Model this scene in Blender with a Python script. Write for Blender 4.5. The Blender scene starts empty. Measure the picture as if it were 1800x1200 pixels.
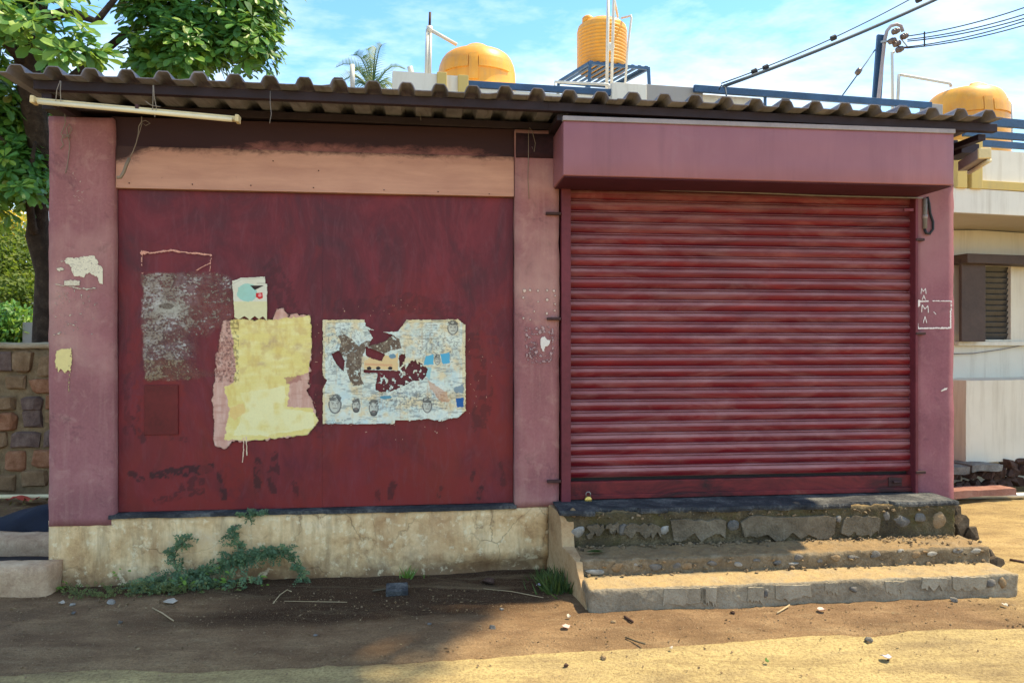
import bpy, bmesh, math, random
import numpy as np
from mathutils import Vector, Matrix, noise

random.seed(7)
RNG = np.random.default_rng(11)
S = bpy.context.scene
COL = S.collection
R = math.radians

# ------------------------------------------------------------------ camera, light, exposure
CAMZ = 1.68
FPX = 1300.0
cam_d = bpy.data.cameras.new('camera')
cam_d.sensor_width = 36.0
cam_d.lens = 36.0 * FPX / 1800.0
cam_d.clip_start = 0.05
cam_d.clip_end = 2000
cam = bpy.data.objects.new('camera', cam_d)
COL.objects.link(cam)
cam.location = (0, 0, CAMZ)
cam.rotation_euler = (R(90), 0, 0)
S.camera = cam

SUN_EL = R(62)
SUN_AZ = R(10.0)          # from +X towards +Y (world)
to_sun = Vector((math.cos(SUN_EL) * math.cos(SUN_AZ), math.cos(SUN_EL) * math.sin(SUN_AZ), math.sin(SUN_EL)))
sun_d = bpy.data.lights.new('sun', 'SUN')
sun_d.energy = 3.6
sun_d.angle = R(0.8)
sun_d.color = (1.0, 0.84, 0.56)
sun = bpy.data.objects.new('sun', sun_d)
COL.objects.link(sun)
sun.rotation_euler = (-to_sun).to_track_quat('-Z', 'Y').to_euler()

world = bpy.data.worlds.new('World')
S.world = world
world.use_nodes = True
wt = world.node_tree
for n in list(wt.nodes):
    wt.nodes.remove(n)


def wn(t, **kw):
    n = wt.nodes.new(t)
    for k, v in kw.items():
        setattr(n, k, v)
    return n


w_out = wn('ShaderNodeOutputWorld')
w_bg = wn('ShaderNodeBackground')
w_bg.inputs['Strength'].default_value = 0.15
sky = wn('ShaderNodeTexSky')
sky.sky_type = 'NISHITA'
sky.sun_disc = False
sky.sun_elevation = SUN_EL
sky.sun_rotation = math.atan2(to_sun.x, to_sun.y)
sky.air_density = 1.0
sky.dust_density = 0.3
sky.ozone_density = 1.5
tc = wn('ShaderNodeTexCoord')
sep = wn('ShaderNodeSeparateXYZ')
wt.links.new(tc.outputs['Generated'], sep.inputs[0])
zz = wn('ShaderNodeMath', operation='MAXIMUM')
wt.links.new(sep.outputs[2], zz.inputs[0]); zz.inputs[1].default_value = 0.0
za = wn('ShaderNodeMath', operation='ADD')
wt.links.new(zz.outputs[0], za.inputs[0]); za.inputs[1].default_value = 0.12
dv = wn('ShaderNodeVectorMath', operation='DIVIDE')
wt.links.new(tc.outputs['Generated'], dv.inputs[0])
cmb = wn('ShaderNodeCombineXYZ')
for i in range(3):
    wt.links.new(za.outputs[0], cmb.inputs[i])
wt.links.new(cmb.outputs[0], dv.inputs[1])
mp = wn('ShaderNodeMapping')
mp.inputs['Scale'].default_value = (1.0, 1.5, 0.0)
mp.inputs['Rotation'].default_value = (0, 0, R(-28))
mp.inputs['Location'].default_value = (4.3, 1.2, 0)
wt.links.new(dv.outputs[0], mp.inputs[0])
n1 = wn('ShaderNodeTexNoise')
n1.inputs['Scale'].default_value = 0.75; n1.inputs['Detail'].default_value = 9; n1.inputs['Roughness'].default_value = 0.62
n1.inputs['Distortion'].default_value = 0.4
wt.links.new(mp.outputs[0], n1.inputs['Vector'])
n2 = wn('ShaderNodeTexNoise')
n2.inputs['Scale'].default_value = 4.5; n2.inputs['Detail'].default_value = 6; n2.inputs['Roughness'].default_value = 0.6
wt.links.new(mp.outputs[0], n2.inputs['Vector'])
ad = wn('ShaderNodeMath', operation='MULTIPLY_ADD')
wt.links.new(n2.outputs['Fac'], ad.inputs[0]); ad.inputs[1].default_value = 0.38
wt.links.new(n1.outputs['Fac'], ad.inputs[2])
cr = wn('ShaderNodeValToRGB')
cr.color_ramp.elements[0].position = 0.60; cr.color_ramp.elements[0].color = (0, 0, 0, 1)
cr.color_ramp.elements[1].position = 0.92; cr.color_ramp.elements[1].color = (0.9, 0.9, 0.9, 1)
wt.links.new(ad.outputs[0], cr.inputs[0])
hs = wn('ShaderNodeHueSaturation')
hs.inputs['Hue'].default_value = 0.494
hs.inputs['Saturation'].default_value = 1.22
hs.inputs['Value'].default_value = 1.0
wt.links.new(sky.outputs[0], hs.inputs['Color'])
mx = wn('ShaderNodeMix', data_type='RGBA')
wt.links.new(cr.outputs[0], mx.inputs[0])
wt.links.new(hs.outputs[0], mx.inputs[6])
mx.inputs[7].default_value = (4.2, 4.5, 4.7, 1)
wt.links.new(mx.outputs[2], w_bg.inputs['Color'])
wt.links.new(w_bg.outputs[0], w_out.inputs[0])

S.view_settings.view_transform = 'Standard'
S.view_settings.look = 'None'
S.view_settings.exposure = 1.27
S.view_settings.gamma = 1.0
S.render.engine = 'CYCLES'
S.cycles.max_bounces = 8
S.cycles.diffuse_bounces = 5
S.cycles.transparent_max_bounces = 8


# ------------------------------------------------------------------ helpers: planes
class Plane:
    """a vertical plane through (x0, y0) turned by ang; local x runs along it, local y away from the street"""

    def __init__(self, x0, y0, deg):
        self.x0, self.y0, self.a = x0, y0, R(deg)
        self.F = Matrix.Translation((x0, y0, 0)) @ Matrix.Rotation(self.a, 4, 'Z')

    def at(self, px, py, d=0.0):
        t, c, s = math.tan(self.a), math.cos(self.a), math.sin(self.a)
        u = (px - 900.0) / FPX
        D = self.y0 - self.x0 * t + d / c
        Y = D / (1 - u * t)
        X = u * Y
        return (X - self.x0) * c + (Y - self.y0) * s, CAMZ + (600.0 - py) / FPX * Y

    def s(self, px, d=0.0):
        return self.at(px, 600, d)[0]

    def z(self, px, py, d=0.0):
        return self.at(px, py, d)[1]


def wp(px, py, Y):
    return Vector(((px - 900) / FPX * Y, Y, CAMZ + (600 - py) / FPX * Y))


def gp(px, py, z=0.0):
    Y = (CAMZ - z) * FPX / (py - 600.0)
    return Vector(((px - 900) / FPX * Y, Y, z))


FAC = Plane(0, 5.4, 6.4)
I4 = Matrix.Identity(4)


# ------------------------------------------------------------------ helpers: mesh building
class MB:
    def __init__(self):
        self.v, self.f = [], []

    def add(self, verts, faces):
        o = len(self.v)
        self.v += [tuple(p) for p in verts]
        self.f += [tuple(i + o for i in f) for f in faces]
        return self

    def box(self, x0, x1, y0, y1, z0, z1):
        v = [(x, y, z) for z in (z0, z1) for y in (y0, y1) for x in (x0, x1)]
        return self.add(v, [(0, 2, 3, 1), (4, 5, 7, 6), (0, 1, 5, 4), (2, 6, 7, 3), (0, 4, 6, 2), (1, 3, 7, 5)])

    def obox(self, c, ax, ay, az):
        c, ax, ay, az = map(Vector, (c, ax, ay, az))
        v = [c + ax * i + ay * j + az * k for k in (-1, 1) for j in (-1, 1) for i in (-1, 1)]
        return self.add(v, [(0, 2, 3, 1), (4, 5, 7, 6), (0, 1, 5, 4), (2, 6, 7, 3), (0, 4, 6, 2), (1, 3, 7, 5)])

    def beam(self, a, b, w, h, up=(0, 0, 1)):
        a, b, up = Vector(a), Vector(b), Vector(up)
        d = b - a
        L = d.length
        d.normalize()
        sx = d.cross(up).normalized()
        u = sx.cross(d).normalized()
        return self.obox((a + b) / 2, d * L / 2, sx * w / 2, u * h / 2)

    def tube(self, pts, r, n=8, cap=True):
        pts = [Vector(p) for p in pts]
        m = len(pts)
        rr = r if isinstance(r, (list, tuple)) else [r] * m
        t0 = (pts[1] - pts[0]).normalized()
        ref = Vector((0, 0, 1)) if abs(t0.z) < .9 else Vector((1, 0, 0))
        nv = t0.cross(ref).normalized()
        V, Fc = [], []
        for i in range(m):
            t = (pts[min(i + 1, m - 1)] - pts[max(i - 1, 0)]).normalized()
            nv = (nv - t * nv.dot(t)).normalized()
            bn = t.cross(nv)
            for k in range(n):
                a = 2 * math.pi * k / n
                V.append(pts[i] + (nv * math.cos(a) + bn * math.sin(a)) * rr[i])
        for i in range(m - 1):
            for k in range(n):
                k2 = (k + 1) % n
                Fc.append((i * n + k, i * n + k2, (i + 1) * n + k2, (i + 1) * n + k))
        if cap:
            Fc.append(tuple(range(n - 1, -1, -1)))
            Fc.append(tuple((m - 1) * n + k for k in range(n)))
        return self.add(V, Fc)

    def lathe(self, c, prof, n=32, axis=None):
        c = Vector(c)
        q = Vector((0, 0, 1)).rotation_difference(Vector(axis)) if axis else None
        V, Fc = [], []
        for (r, z) in prof:
            for k in range(n):
                a = 2 * math.pi * k / n
                p = Vector((r * math.cos(a), r * math.sin(a), z))
                if q:
                    p = q @ p
                V.append(c + p)
        for i in range(len(prof) - 1):
            for k in range(n):
                k2 = (k + 1) % n
                Fc.append((i * n + k, i * n + k2, (i + 1) * n + k2, (i + 1) * n + k))
        Fc.append(tuple(range(n - 1, -1, -1)))
        m = len(prof) - 1
        Fc.append(tuple(m * n + k for k in range(n)))
        return self.add(V, Fc)

    def rough(self, x0, x1, y0, y1, z0, z1, step=0.08, amp=0.006, freq=3.0, fine=0.3, edge=None):
        """a welded box of small quads, pushed about by noise (plaster, old concrete)"""
        X = np.linspace(x0, x1, max(1, round((x1 - x0) / step)) + 1)
        Yv = np.linspace(y0, y1, max(1, round((y1 - y0) / step)) + 1)
        Z = np.linspace(z0, z1, max(1, round((z1 - z0) / step)) + 1)
        idx, V, Fc = {}, [], []

        def vid(p):
            k = (round(p[0], 5), round(p[1], 5), round(p[2], 5))
            if k not in idx:
                idx[k] = len(V)
                q = Vector(p)
                ex = sum((abs(p[0] - x0) < 1e-6 or abs(p[0] - x1) < 1e-6, abs(p[1] - y0) < 1e-6 or abs(p[1] - y1) < 1e-6,
                          abs(p[2] - z0) < 1e-6 or abs(p[2] - z1) < 1e-6))
                nv = noise.noise_vector(q * freq) + noise.noise_vector(q * freq * 4.3) * fine
                q = q + nv * amp
                if ex >= 2 and edge:
                    ctr = Vector(((x0 + x1) / 2, (y0 + y1) / 2, (z0 + z1) / 2))
                    w = edge * (0.4 + 1.3 * abs(noise.noise(q * 9.0)) + 1.2 * max(0, noise.noise(q * 3.1)))
                    for i, (lo, hi) in enumerate(((x0, x1), (y0, y1), (z0, z1))):
                        if abs(p[i] - lo) < 1e-6:
                            q[i] += w
                        elif abs(p[i] - hi) < 1e-6:
                            q[i] -= w
                V.append(q)
            return idx[k]

        def face(a, b, mk, flip):
            for i in range(len(a) - 1):
                for j in range(len(b) - 1):
                    q = [vid(mk(a[i], b[j])), vid(mk(a[i + 1], b[j])), vid(mk(a[i + 1], b[j + 1])), vid(mk(a[i], b[j + 1]))]
                    Fc.append(tuple(q[::-1]) if flip else tuple(q))
        face(X, Yv, lambda a, b: (a, b, z0), True)
        face(X, Yv, lambda a, b: (a, b, z1), False)
        face(X, Z, lambda a, b: (a, y0, b), False)
        face(X, Z, lambda a, b: (a, y1, b), True)
        face(Yv, Z, lambda a, b: (x0, a, b), True)
        face(Yv, Z, lambda a, b: (x1, a, b), False)
        return self.add(V, Fc)

    def prism(self, poly, y0, y1):
        """poly in (x, z), extruded along y"""
        n = len(poly)
        V = [(x, y0, z) for x, z in poly] + [(x, y1, z) for x, z in poly]
        Fc = [tuple(range(n)), tuple(range(2 * n - 1, n - 1, -1))]
        for i in range(n):
            j = (i + 1) % n
            Fc.append((i, i + n, j + n, j))
        return self.add(V, Fc)

    def hull(self, pts):
        bm = bmesh.new()
        for p in pts:
            bm.verts.new(p)
        bmesh.ops.convex_hull(bm, input=bm.verts[:])
        bm.verts.ensure_lookup_table()
        loose = [v for v in bm.verts if not v.link_faces]
        bmesh.ops.delete(bm, geom=loose, context='VERTS')
        bm.verts.index_update()
        self.add([v.co[:] for v in bm.verts], [[v.index for v in f.verts] for f in bm.faces])
        bm.free()
        return self

    def stone(self, c, sx, sy, sz, seed, n=14):
        rg = random.Random(seed)
        pts = []
        for i in range(n):
            v = Vector((rg.gauss(0, 1), rg.gauss(0, 1), rg.gauss(0, 1))).normalized()
            k = 1.0 / max(abs(v.x), abs(v.y), abs(v.z)) ** 0.55
            v = v * k * rg.uniform(.85, 1.0)
            pts.append((c[0] + v.x * sx, c[1] + v.y * sy, c[2] + v.z * sz))
        return self.hull(pts)

    def block(self, c, sx, sy, sz, seed):
        """a roughly squared stone"""
        rg = random.Random(seed)
        pts = []
        for i in (-1, 1):
            for k in (-1, 1):
                for j, sh in ((-1, .80), (-.55, .98), (1, 1.0)):
                    a, b_ = rg.uniform(.58, 1.08), rg.uniform(.55, 1.10)
                    pts.append((c[0] + i * sx * a * sh, c[1] + j * sy * rg.uniform(.8, 1.1), c[2] + k * sz * b_ * sh))
                    pts.append((c[0] + i * sx * a * sh * rg.uniform(.45, .65), c[1] + j * sy * rg.uniform(.9, 1.15), c[2] + k * sz * sh * rg.uniform(.95, 1.04)))
        return self.hull(pts)

    def mesh(self, name, base=None, fix=False):
        me = bpy.data.meshes.new(name)
        me.from_pydata(self.v, [], self.f)
        if base is not None:
            me.transform(Matrix.Translation(-Vector(base)))
        if fix:
            bm = bmesh.new()
            bm.from_mesh(me)
            bmesh.ops.recalc_face_normals(bm, faces=bm.faces[:])
            bm.to_mesh(me)
            bm.free()
        me.update()
        return me


BASE = {}


def thing(name, label, cat, b=(0, 0, 0), F=I4, group=None):
    o = bpy.data.objects.new(name, None)
    COL.objects.link(o)
    o.empty_display_size = 0.1
    o.matrix_world = F @ Matrix.Translation(b)
    o['label'] = label
    o['category'] = cat
    if group:
        o['group'] = group
    BASE[o] = Vector(b)
    return o


def finish(o, mat, bevel, smooth):
    if mat is not None:
        for m in (mat if isinstance(mat, (list, tuple)) else [mat]):
            o.data.materials.append(m)
    if smooth:
        o.data.polygons.foreach_set('use_smooth', [True] * len(o.data.polygons))
    if bevel:
        m = o.modifiers.new('bevel', 'BEVEL')
        m.width = bevel
        m.segments = 2
        m.limit_method = 'ANGLE'


def part(name, mb, mat, parent, bevel=0, smooth=False, label=None, kind=None, fix=True):
    me = mb if isinstance(mb, bpy.types.Mesh) else mb.mesh(name, BASE[parent], fix)
    o = bpy.data.objects.new(name, me)
    COL.objects.link(o)
    o.parent = parent
    BASE[o] = BASE[parent]
    if len(me.materials) == 0:
        finish(o, mat, bevel, smooth)
    if label:
        o['label'] = label
    if kind:
        o['kind'] = kind
    return o


def solo(name, mb, mat, label, cat, F=I4, group=None, bevel=0, smooth=False, kind=None, fix=True):
    if isinstance(mb, MB):
        a = np.array(mb.v)
        b = Vector((float((a[:, 0].min() + a[:, 0].max()) / 2), float((a[:, 1].min() + a[:, 1].max()) / 2), float(a[:, 2].min())))
        me = mb.mesh(name, b, fix)
    else:
        me = mb
        a = np.empty(len(me.vertices) * 3)
        me.vertices.foreach_get('co', a)
        a = a.reshape(-1, 3)
        b = Vector((float((a[:, 0].min() + a[:, 0].max()) / 2), float((a[:, 1].min() + a[:, 1].max()) / 2), float(a[:, 2].min())))
        me.transform(Matrix.Translation(-b))
    o = bpy.data.objects.new(name, me)
    COL.objects.link(o)
    o.matrix_world = F @ Matrix.Translation(b)
    finish(o, mat, bevel, smooth)
    if kind:
        o['kind'] = kind
    if label:
        o['label'] = label
    if cat:
        o['category'] = cat
    if group:
        o['group'] = group
    BASE[o] = b
    return o


# ------------------------------------------------------------------ helpers: materials
def L(r, g, b):
    def f(c):
        c /= 255.0
        return c / 12.92 if c <= .04045 else ((c + .055) / 1.055) ** 2.4
    return (f(r), f(g), f(b), 1.0)


class B:
    """a small node builder; textures run on world position, so copies never repeat"""

    def __init__(self, name, rough=.85, spec=.3, metal=0.0):
        self.m = bpy.data.materials.new(name)
        self.m.use_nodes = True
        self.t = self.m.node_tree
        self.p = self.t.nodes['Principled BSDF']
        self.p.inputs['Roughness'].default_value = rough
        self.p.inputs['Specular IOR Level'].default_value = spec
        self.p.inputs['Metallic'].default_value = metal
        g = self.t.nodes.new('ShaderNodeNewGeometry')
        self.pos = g.outputs['Position']
        self.nrm = g.outputs['Normal']

    def lk(self, a, b):
        self.t.links.new(a, b)

    def put(self, inp, v):
        if isinstance(v, bpy.types.NodeSocket):
            self.lk(v, inp)
        elif v is not None:
            inp.default_value = v

    def vec(self, scale=(1, 1, 1), rot=0.0):
        n = self.t.nodes.new('ShaderNodeMapping')
        self.lk(self.pos, n.inputs[0])
        n.inputs['Scale'].default_value = scale
        n.inputs['Rotation'].default_value = (0, 0, rot)
        return n.outputs[0]

    def noise(self, scale, detail=4, rough=.55, dist=0.0, v=None):
        n = self.t.nodes.new('ShaderNodeTexNoise')
        self.put(n.inputs['Vector'], v or self.pos)
        n.inputs['Scale'].default_value = scale
        n.inputs['Detail'].default_value = detail
        n.inputs['Roughness'].default_value = rough
        n.inputs['Distortion'].default_value = dist
        return n.outputs['Fac']

    def voro(self, scale, feature='F1', v=None, out='Distance'):
        n = self.t.nodes.new('ShaderNodeTexVoronoi')
        n.feature = feature
        self.put(n.inputs['Vector'], v or self.pos)
        n.inputs['Scale'].default_value = scale
        return n.outputs[out]

    def ramp(self, fac, stops):
        n = self.t.nodes.new('ShaderNodeValToRGB')
        self.put(n.inputs[0], fac)
        e = n.color_ramp.elements
        while len(e) < len(stops):
            e.new(.5)
        for el, (p, c) in zip(e, stops):
            el.position = p
            el.color = c if isinstance(c, tuple) else (c, c, c, 1)
        return n.outputs[0]

    def mix(self, fac, a, b, mode='MIX'):
        n = self.t.nodes.new('ShaderNodeMix')
        n.data_type = 'RGBA'
        n.blend_type = mode
        self.put(n.inputs[0], fac)
        self.put(n.inputs[6], a)
        self.put(n.inputs[7], b)
        return n.outputs[2]

    def math(self, op, a, b=None, c=None):
        n = self.t.nodes.new('ShaderNodeMath')
        n.operation = op
        self.put(n.inputs[0], a)
        self.put(n.inputs[1], b)
        self.put(n.inputs[2], c)
        return n.outputs[0]

    def attr(self, name, out='Fac'):
        n = self.t.nodes.new('ShaderNodeAttribute')
        n.attribute_name = name
        return n.outputs[out]

    def sepz(self, v, i=2):
        n = self.t.nodes.new('ShaderNodeSeparateXYZ')
        self.lk(v, n.inputs[0])
        return n.outputs[i]

    def rand(self):
        return self.t.nodes.new('ShaderNodeObjectInfo').outputs['Random']

    def bump(self, h, strength=.4, dist=.01):
        n = self.t.nodes.new('ShaderNodeBump')
        n.inputs['Strength'].default_value = strength
        n.inputs['Distance'].default_value = dist
        self.lk(h, n.inputs['Height'])
        self.lk(n.outputs[0], self.p.inputs['Normal'])

    def out(self, col=None, rough=None):
        self.put(self.p.inputs['Base Color'], col)
        self.put(self.p.inputs['Roughness'], rough)
        return self.m


def plain(name, c, rough=.7, var=.25, scale=6, metal=0.0, spec=.3, bump=0.0, c2=None):
    b = B(name, rough, spec, metal)
    n = b.noise(scale, 5, .6)
    n2 = b.noise(scale * 9, 3, .6)
    f = b.math('MULTIPLY_ADD', n2, .4, b.math('MULTIPLY', n, .8))
    lo = c2 or tuple(x * (1 - var) for x in c[:3]) + (1,)
    hi = tuple(min(1, x * (1 + var)) for x in c[:3]) + (1,)
    col = b.ramp(f, [(.35, lo), (.8, hi)])
    if bump:
        b.bump(f, bump, .01)
    return b.out(col)


# plaster pillars: mauve paint over grey render, worn and streaked
def paint_plaster(name, c, worn, dirt, amt=.5, drips=True):
    b = B(name, .8, .25)
    n = b.noise(2.2, 6, .6)
    st = b.noise(3.0, 5, .6, 0, b.vec((9, 9, .8)))
    fine = b.noise(60, 3, .6)
    col = b.mix(b.ramp(n, [(.3, 0.0), (.75, 1.0)]), tuple(x * .8 for x in c[:3]) + (1,), tuple(min(1, x * 1.15) for x in c[:3]) + (1,))
    col = b.mix(b.math('MULTIPLY', b.ramp(st, [(.52, 0.0), (.8, 1.0)]), amt * .3), col, worn)
    col = b.mix(b.math('MULTIPLY', b.ramp(b.noise(4.5, 8, .7, .6), [(.56, 0.0), (.68, 1.0)]), amt * .7), col, dirt)
    chips = b.ramp(b.noise(22, 4, .7), [(.72, 0.0), (.74, 1.0)])
    col = b.mix(b.math('MULTIPLY', chips, .25), col, (.5, .42, .35, 1))
    col = b.mix(.10, col, b.ramp(fine, [(.3, .0), (.7, 1.0)]), 'SOFT_LIGHT')
    col = b.mix(b.math('MULTIPLY', b.ramp(b.noise(1.1, 4, .6, .3), [(.44, 0.0), (.66, 1.0)]), .6), col, worn)
    col = b.mix(b.math('MULTIPLY', b.ramp(b.noise(9, 7, .72, .5), [(.54, 0.0), (.68, 1.0)]), .28), col, worn)
    b.bump(b.math('ADD', b.math('MULTIPLY', fine, .12), n), .22, .012)
    return b.out(col)


M = {}
M['pillar'] = paint_plaster('mauve_plaster', (.32, .130, .132, 1), (.54, .33, .27, 1), (.10, .042, .05, 1), .75)
M['pillar_right'] = paint_plaster('mauve_plaster_right', (.26, .098, .118, 1), (.37, .19, .19, 1), (.082, .032, .045, 1), .6)
M['hood'] = None


def hood_mat():
    b = B('hood_paint', .45, .4)
    n = b.noise(1.2, 4, .6)
    col = b.ramp(n, [(.3, (.245, .090, .112, 1)), (.7, (.33, .130, .145, 1))])
    sp = b.ramp(b.noise(9, 6, .7), [(.66, 0.0), (.74, 1.0)])
    col = b.mix(b.math('MULTIPLY', sp, .35), col, (.12, .05, .06, 1))
    dr_ = b.ramp(b.noise(2.2, 7, .7, .2, b.vec((5, 5, .35))), [(.5, 0.0), (.75, 1.0)])
    col = b.mix(b.math('MULTIPLY', dr_, .3), col, (.13, .05, .062, 1))
    col = b.mix(b.math('MULTIPLY', b.ramp(b.noise(5, 6, .7, .6), [(.56, 0.0), (.7, 1.0)]), .25), col, (.30, .15, .165, 1))
    b.bump(b.noise(1.6, 3, .55), .35, .03)
    return b.out(col)


M['hood'] = hood_mat()


def door_mat():
    b = B('door_paint', .5, .35)
    sw = b.noise(1.6, 7, .65, 2.4, b.vec((1.0, 1.0, .55)))
    col = b.ramp(sw, [(.30, (.056, .008, .014, 1)), (.5, (.118, .012, .020, 1)), (.68, (.185, .026, .036, 1))])
    red = b.ramp(b.math('ADD', b.noise(1.3, 6, .65, 1.0), b.math('MULTIPLY', b.math('SUBTRACT', 1.65, b.sepz(b.pos)), .13)), [(.44, 0.0), (.66, 1.0)])  # patchy red paint, leaning low to colour in warm bounce from the ground
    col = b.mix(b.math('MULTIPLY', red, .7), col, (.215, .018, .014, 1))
    br = b.noise(4.0, 7, .72, 2.6, b.vec((2.2, 2.2, .6), ))
    col = b.mix(b.math('MULTIPLY', b.ramp(br, [(.5, 0.0), (.72, 1.0)]), .45), col, (.17, .045, .058, 1))
    col = b.mix(b.math('MULTIPLY', b.attr('dark'), .95), col, (.030, .007, .010, 1))
    col = b.mix(b.math('MULTIPLY', b.attr('red'), .75), col, (.20, .014, .012, 1))
    scr = b.ramp(b.noise(40, 4, .75), [(.74, 0.0), (.78, 1.0)])
    col = b.mix(b.math('MULTIPLY', scr, .4), col, (.35, .24, .2, 1))
    b.bump(b.math('ADD', sw, b.math('MULTIPLY', br, .5)), .15, .01)
    return b.out(col, b.ramp(sw, [(.3, .42), (.7, .68)]))


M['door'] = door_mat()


def slat_mat():
    b = B('shutter_paint', .5, .35)
    st = b.noise(1.0, 6, .65, .6, b.vec((1.6, 1.6, 9.0)))
    col = b.ramp(st, [(.32, (.095, .005, .014, 1)), (.55, (.160, .008, .018, 1)), (.75, (.235, .013, .018, 1))])
    zup = b.sepz(b.nrm)
    dust = b.math('MULTIPLY', b.ramp(zup, [(-.22, 0.0), (.38, 1.0)]), b.ramp(b.noise(2.2, 6, .7, .4, b.vec((1.3, 1.3, 3.0))), [(.25, .25), (.68, 1.0)]))
    film = b.ramp(b.noise(1.5, 7, .7, 1.0, b.vec((1.0, 1.0, 5.0))), [(.46, 0.0), (.74, .42)])
    fac = b.math('MINIMUM', b.math('ADD', b.math('MULTIPLY', dust, .72), film), .85)
    col = b.mix(fac, col, (.40, .195, .19, 1))
    b.bump(b.noise(18, 3), .08, .004)
    return b.out(col, b.math('MULTIPLY_ADD', fac, .4, .42))


M['slat'] = slat_mat()
M['rail_red'] = plain('shutter_frame_paint', (.135, .024, .034, 1), .55, .35, 3.0)
M['hatch'] = plain('red_hatch_paint', (.125, .012, .012, 1), .5, .35, 5.0)
M['rail_bottom'] = None


def rust_red():
    b = B('rusty_red_paint', .6, .3)
    n = b.noise(2.4, 8, .72, .8, b.vec((1.0, 1.0, 2.5)))
    col = b.ramp(n, [(.36, (.035, .012, .012, 1)), (.47, (.10, .013, .015, 1)), (.62, (.20, .022, .022, 1)), (.75, (.27, .09, .06, 1))])
    b.bump(n, .2, .006)
    return b.out(col)


M['rail_bottom'] = rust_red()


def lintel_mat(name='peach_plaster', c0=(.45, .225, .16, 1), c1=(.60, .325, .225, 1)):
    b = B(name, .7, .25)
    st = b.noise(1.6, 6, .65, .2, b.vec((1.2, 1.2, 7)))
    col = b.ramp(st, [(.3, c0), (.7, c1)])
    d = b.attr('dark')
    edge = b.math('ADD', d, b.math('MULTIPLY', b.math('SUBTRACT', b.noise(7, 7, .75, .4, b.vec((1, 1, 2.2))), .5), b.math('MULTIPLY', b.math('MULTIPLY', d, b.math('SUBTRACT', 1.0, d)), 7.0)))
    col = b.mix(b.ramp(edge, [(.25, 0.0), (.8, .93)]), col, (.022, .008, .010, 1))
    col = b.mix(b.math('MULTIPLY', b.ramp(b.noise(26, 4, .7), [(.70, 0.0), (.75, 1.0)]), .5), col, (.12, .05, .04, 1))
    b.bump(b.noise(30, 4), .12, .006)
    return b.out(col)


M['lintel'] = lintel_mat()
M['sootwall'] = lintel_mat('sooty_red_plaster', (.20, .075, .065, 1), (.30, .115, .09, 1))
M['under'] = plain('maroon_underside_shade', (.060, .010, .022, 1), .6, .3, 4.0)  # the shade below the hood, put into a darker maroon
M['soot'] = plain('sooty_maroon', (.036, .011, .015, 1), .85, .4, 3.0, c2=(.012, .006, .009, 1))


def plinth_mat():
    b = B('cream_plaster', .9, .2)
    n = b.noise(3.2, 9, .72, .3)
    col = b.ramp(n, [(.30, (.34, .19, .085, 1)), (.43, (.64, .42, .20, 1)), (.56, (.82, .61, .33, 1)), (.72, (.86, .70, .45, 1))])
    run = b.noise(3.0, 6, .65, .2, b.vec((5, 5, .7)))
    col = b.mix(b.math('MULTIPLY', b.ramp(run, [(.46, 0.0), (.72, 1.0)]), .6), col, (.24, .15, .075, 1))
    iron = b.ramp(b.noise(1.3, 5, .6), [(.5, 0.0), (.68, 1.0)])
    col = b.mix(b.math('MULTIPLY', iron, .45), col, (.42, .22, .10, 1))
    # mud splashed up from the street
    mud = b.math('SUBTRACT', b.math('ADD', .17, b.math('MULTIPLY', b.math('SUBTRACT', b.noise(4.5, 7, .7), .5), .5)), b.sepz(b.pos))
    col = b.mix(b.ramp(mud, [(0.0, 0.0), (.16, .8)]), col, (.14, .075, .038, 1))
    cv = b.t.nodes.new('ShaderNodeVectorMath'); cv.operation = 'ADD'
    nz = b.t.nodes.new('ShaderNodeTexNoise'); nz.inputs['Scale'].default_value = 3.0; nz.inputs['Detail'].default_value = 6
    b.lk(b.pos, nz.inputs['Vector'])
    sc = b.t.nodes.new('ShaderNodeVectorMath'); sc.operation = 'SCALE'; sc.inputs['Scale'].default_value = .5
    b.lk(nz.outputs['Color'], sc.inputs[0]); b.lk(b.pos, cv.inputs[0]); b.lk(sc.outputs[0], cv.inputs[1])
    crk = b.voro(2.1, 'DISTANCE_TO_EDGE', cv.outputs[0])
    cm = b.math('MULTIPLY', b.ramp(crk, [(.0, 1.0), (.014, 0.0)]), b.ramp(b.noise(1.1, 2), [(.46, 0.0), (.6, .5)]))
    col = b.mix(cm, col, (.08, .045, .025, 1))
    fl = b.ramp(b.noise(16, 5, .7), [(.56, 0.0), (.64, 1.0)])
    col = b.mix(b.math('MULTIPLY', fl, .6), col, (.84, .72, .46, 1))
    spot = b.ramp(b.noise(7, 8, .75, .5), [(.56, 0.0), (.66, 1.0)])
    col = b.mix(b.math('MULTIPLY', spot, .5), col, (.36, .21, .10, 1))
    h = b.math('ADD', n, b.math('MULTIPLY', b.noise(45, 4, .6), .35))
    b.bump(b.math('SUBTRACT', h, cm), .45, .02)
    return b.out(col)


M['plinth'] = plinth_mat()


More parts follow.
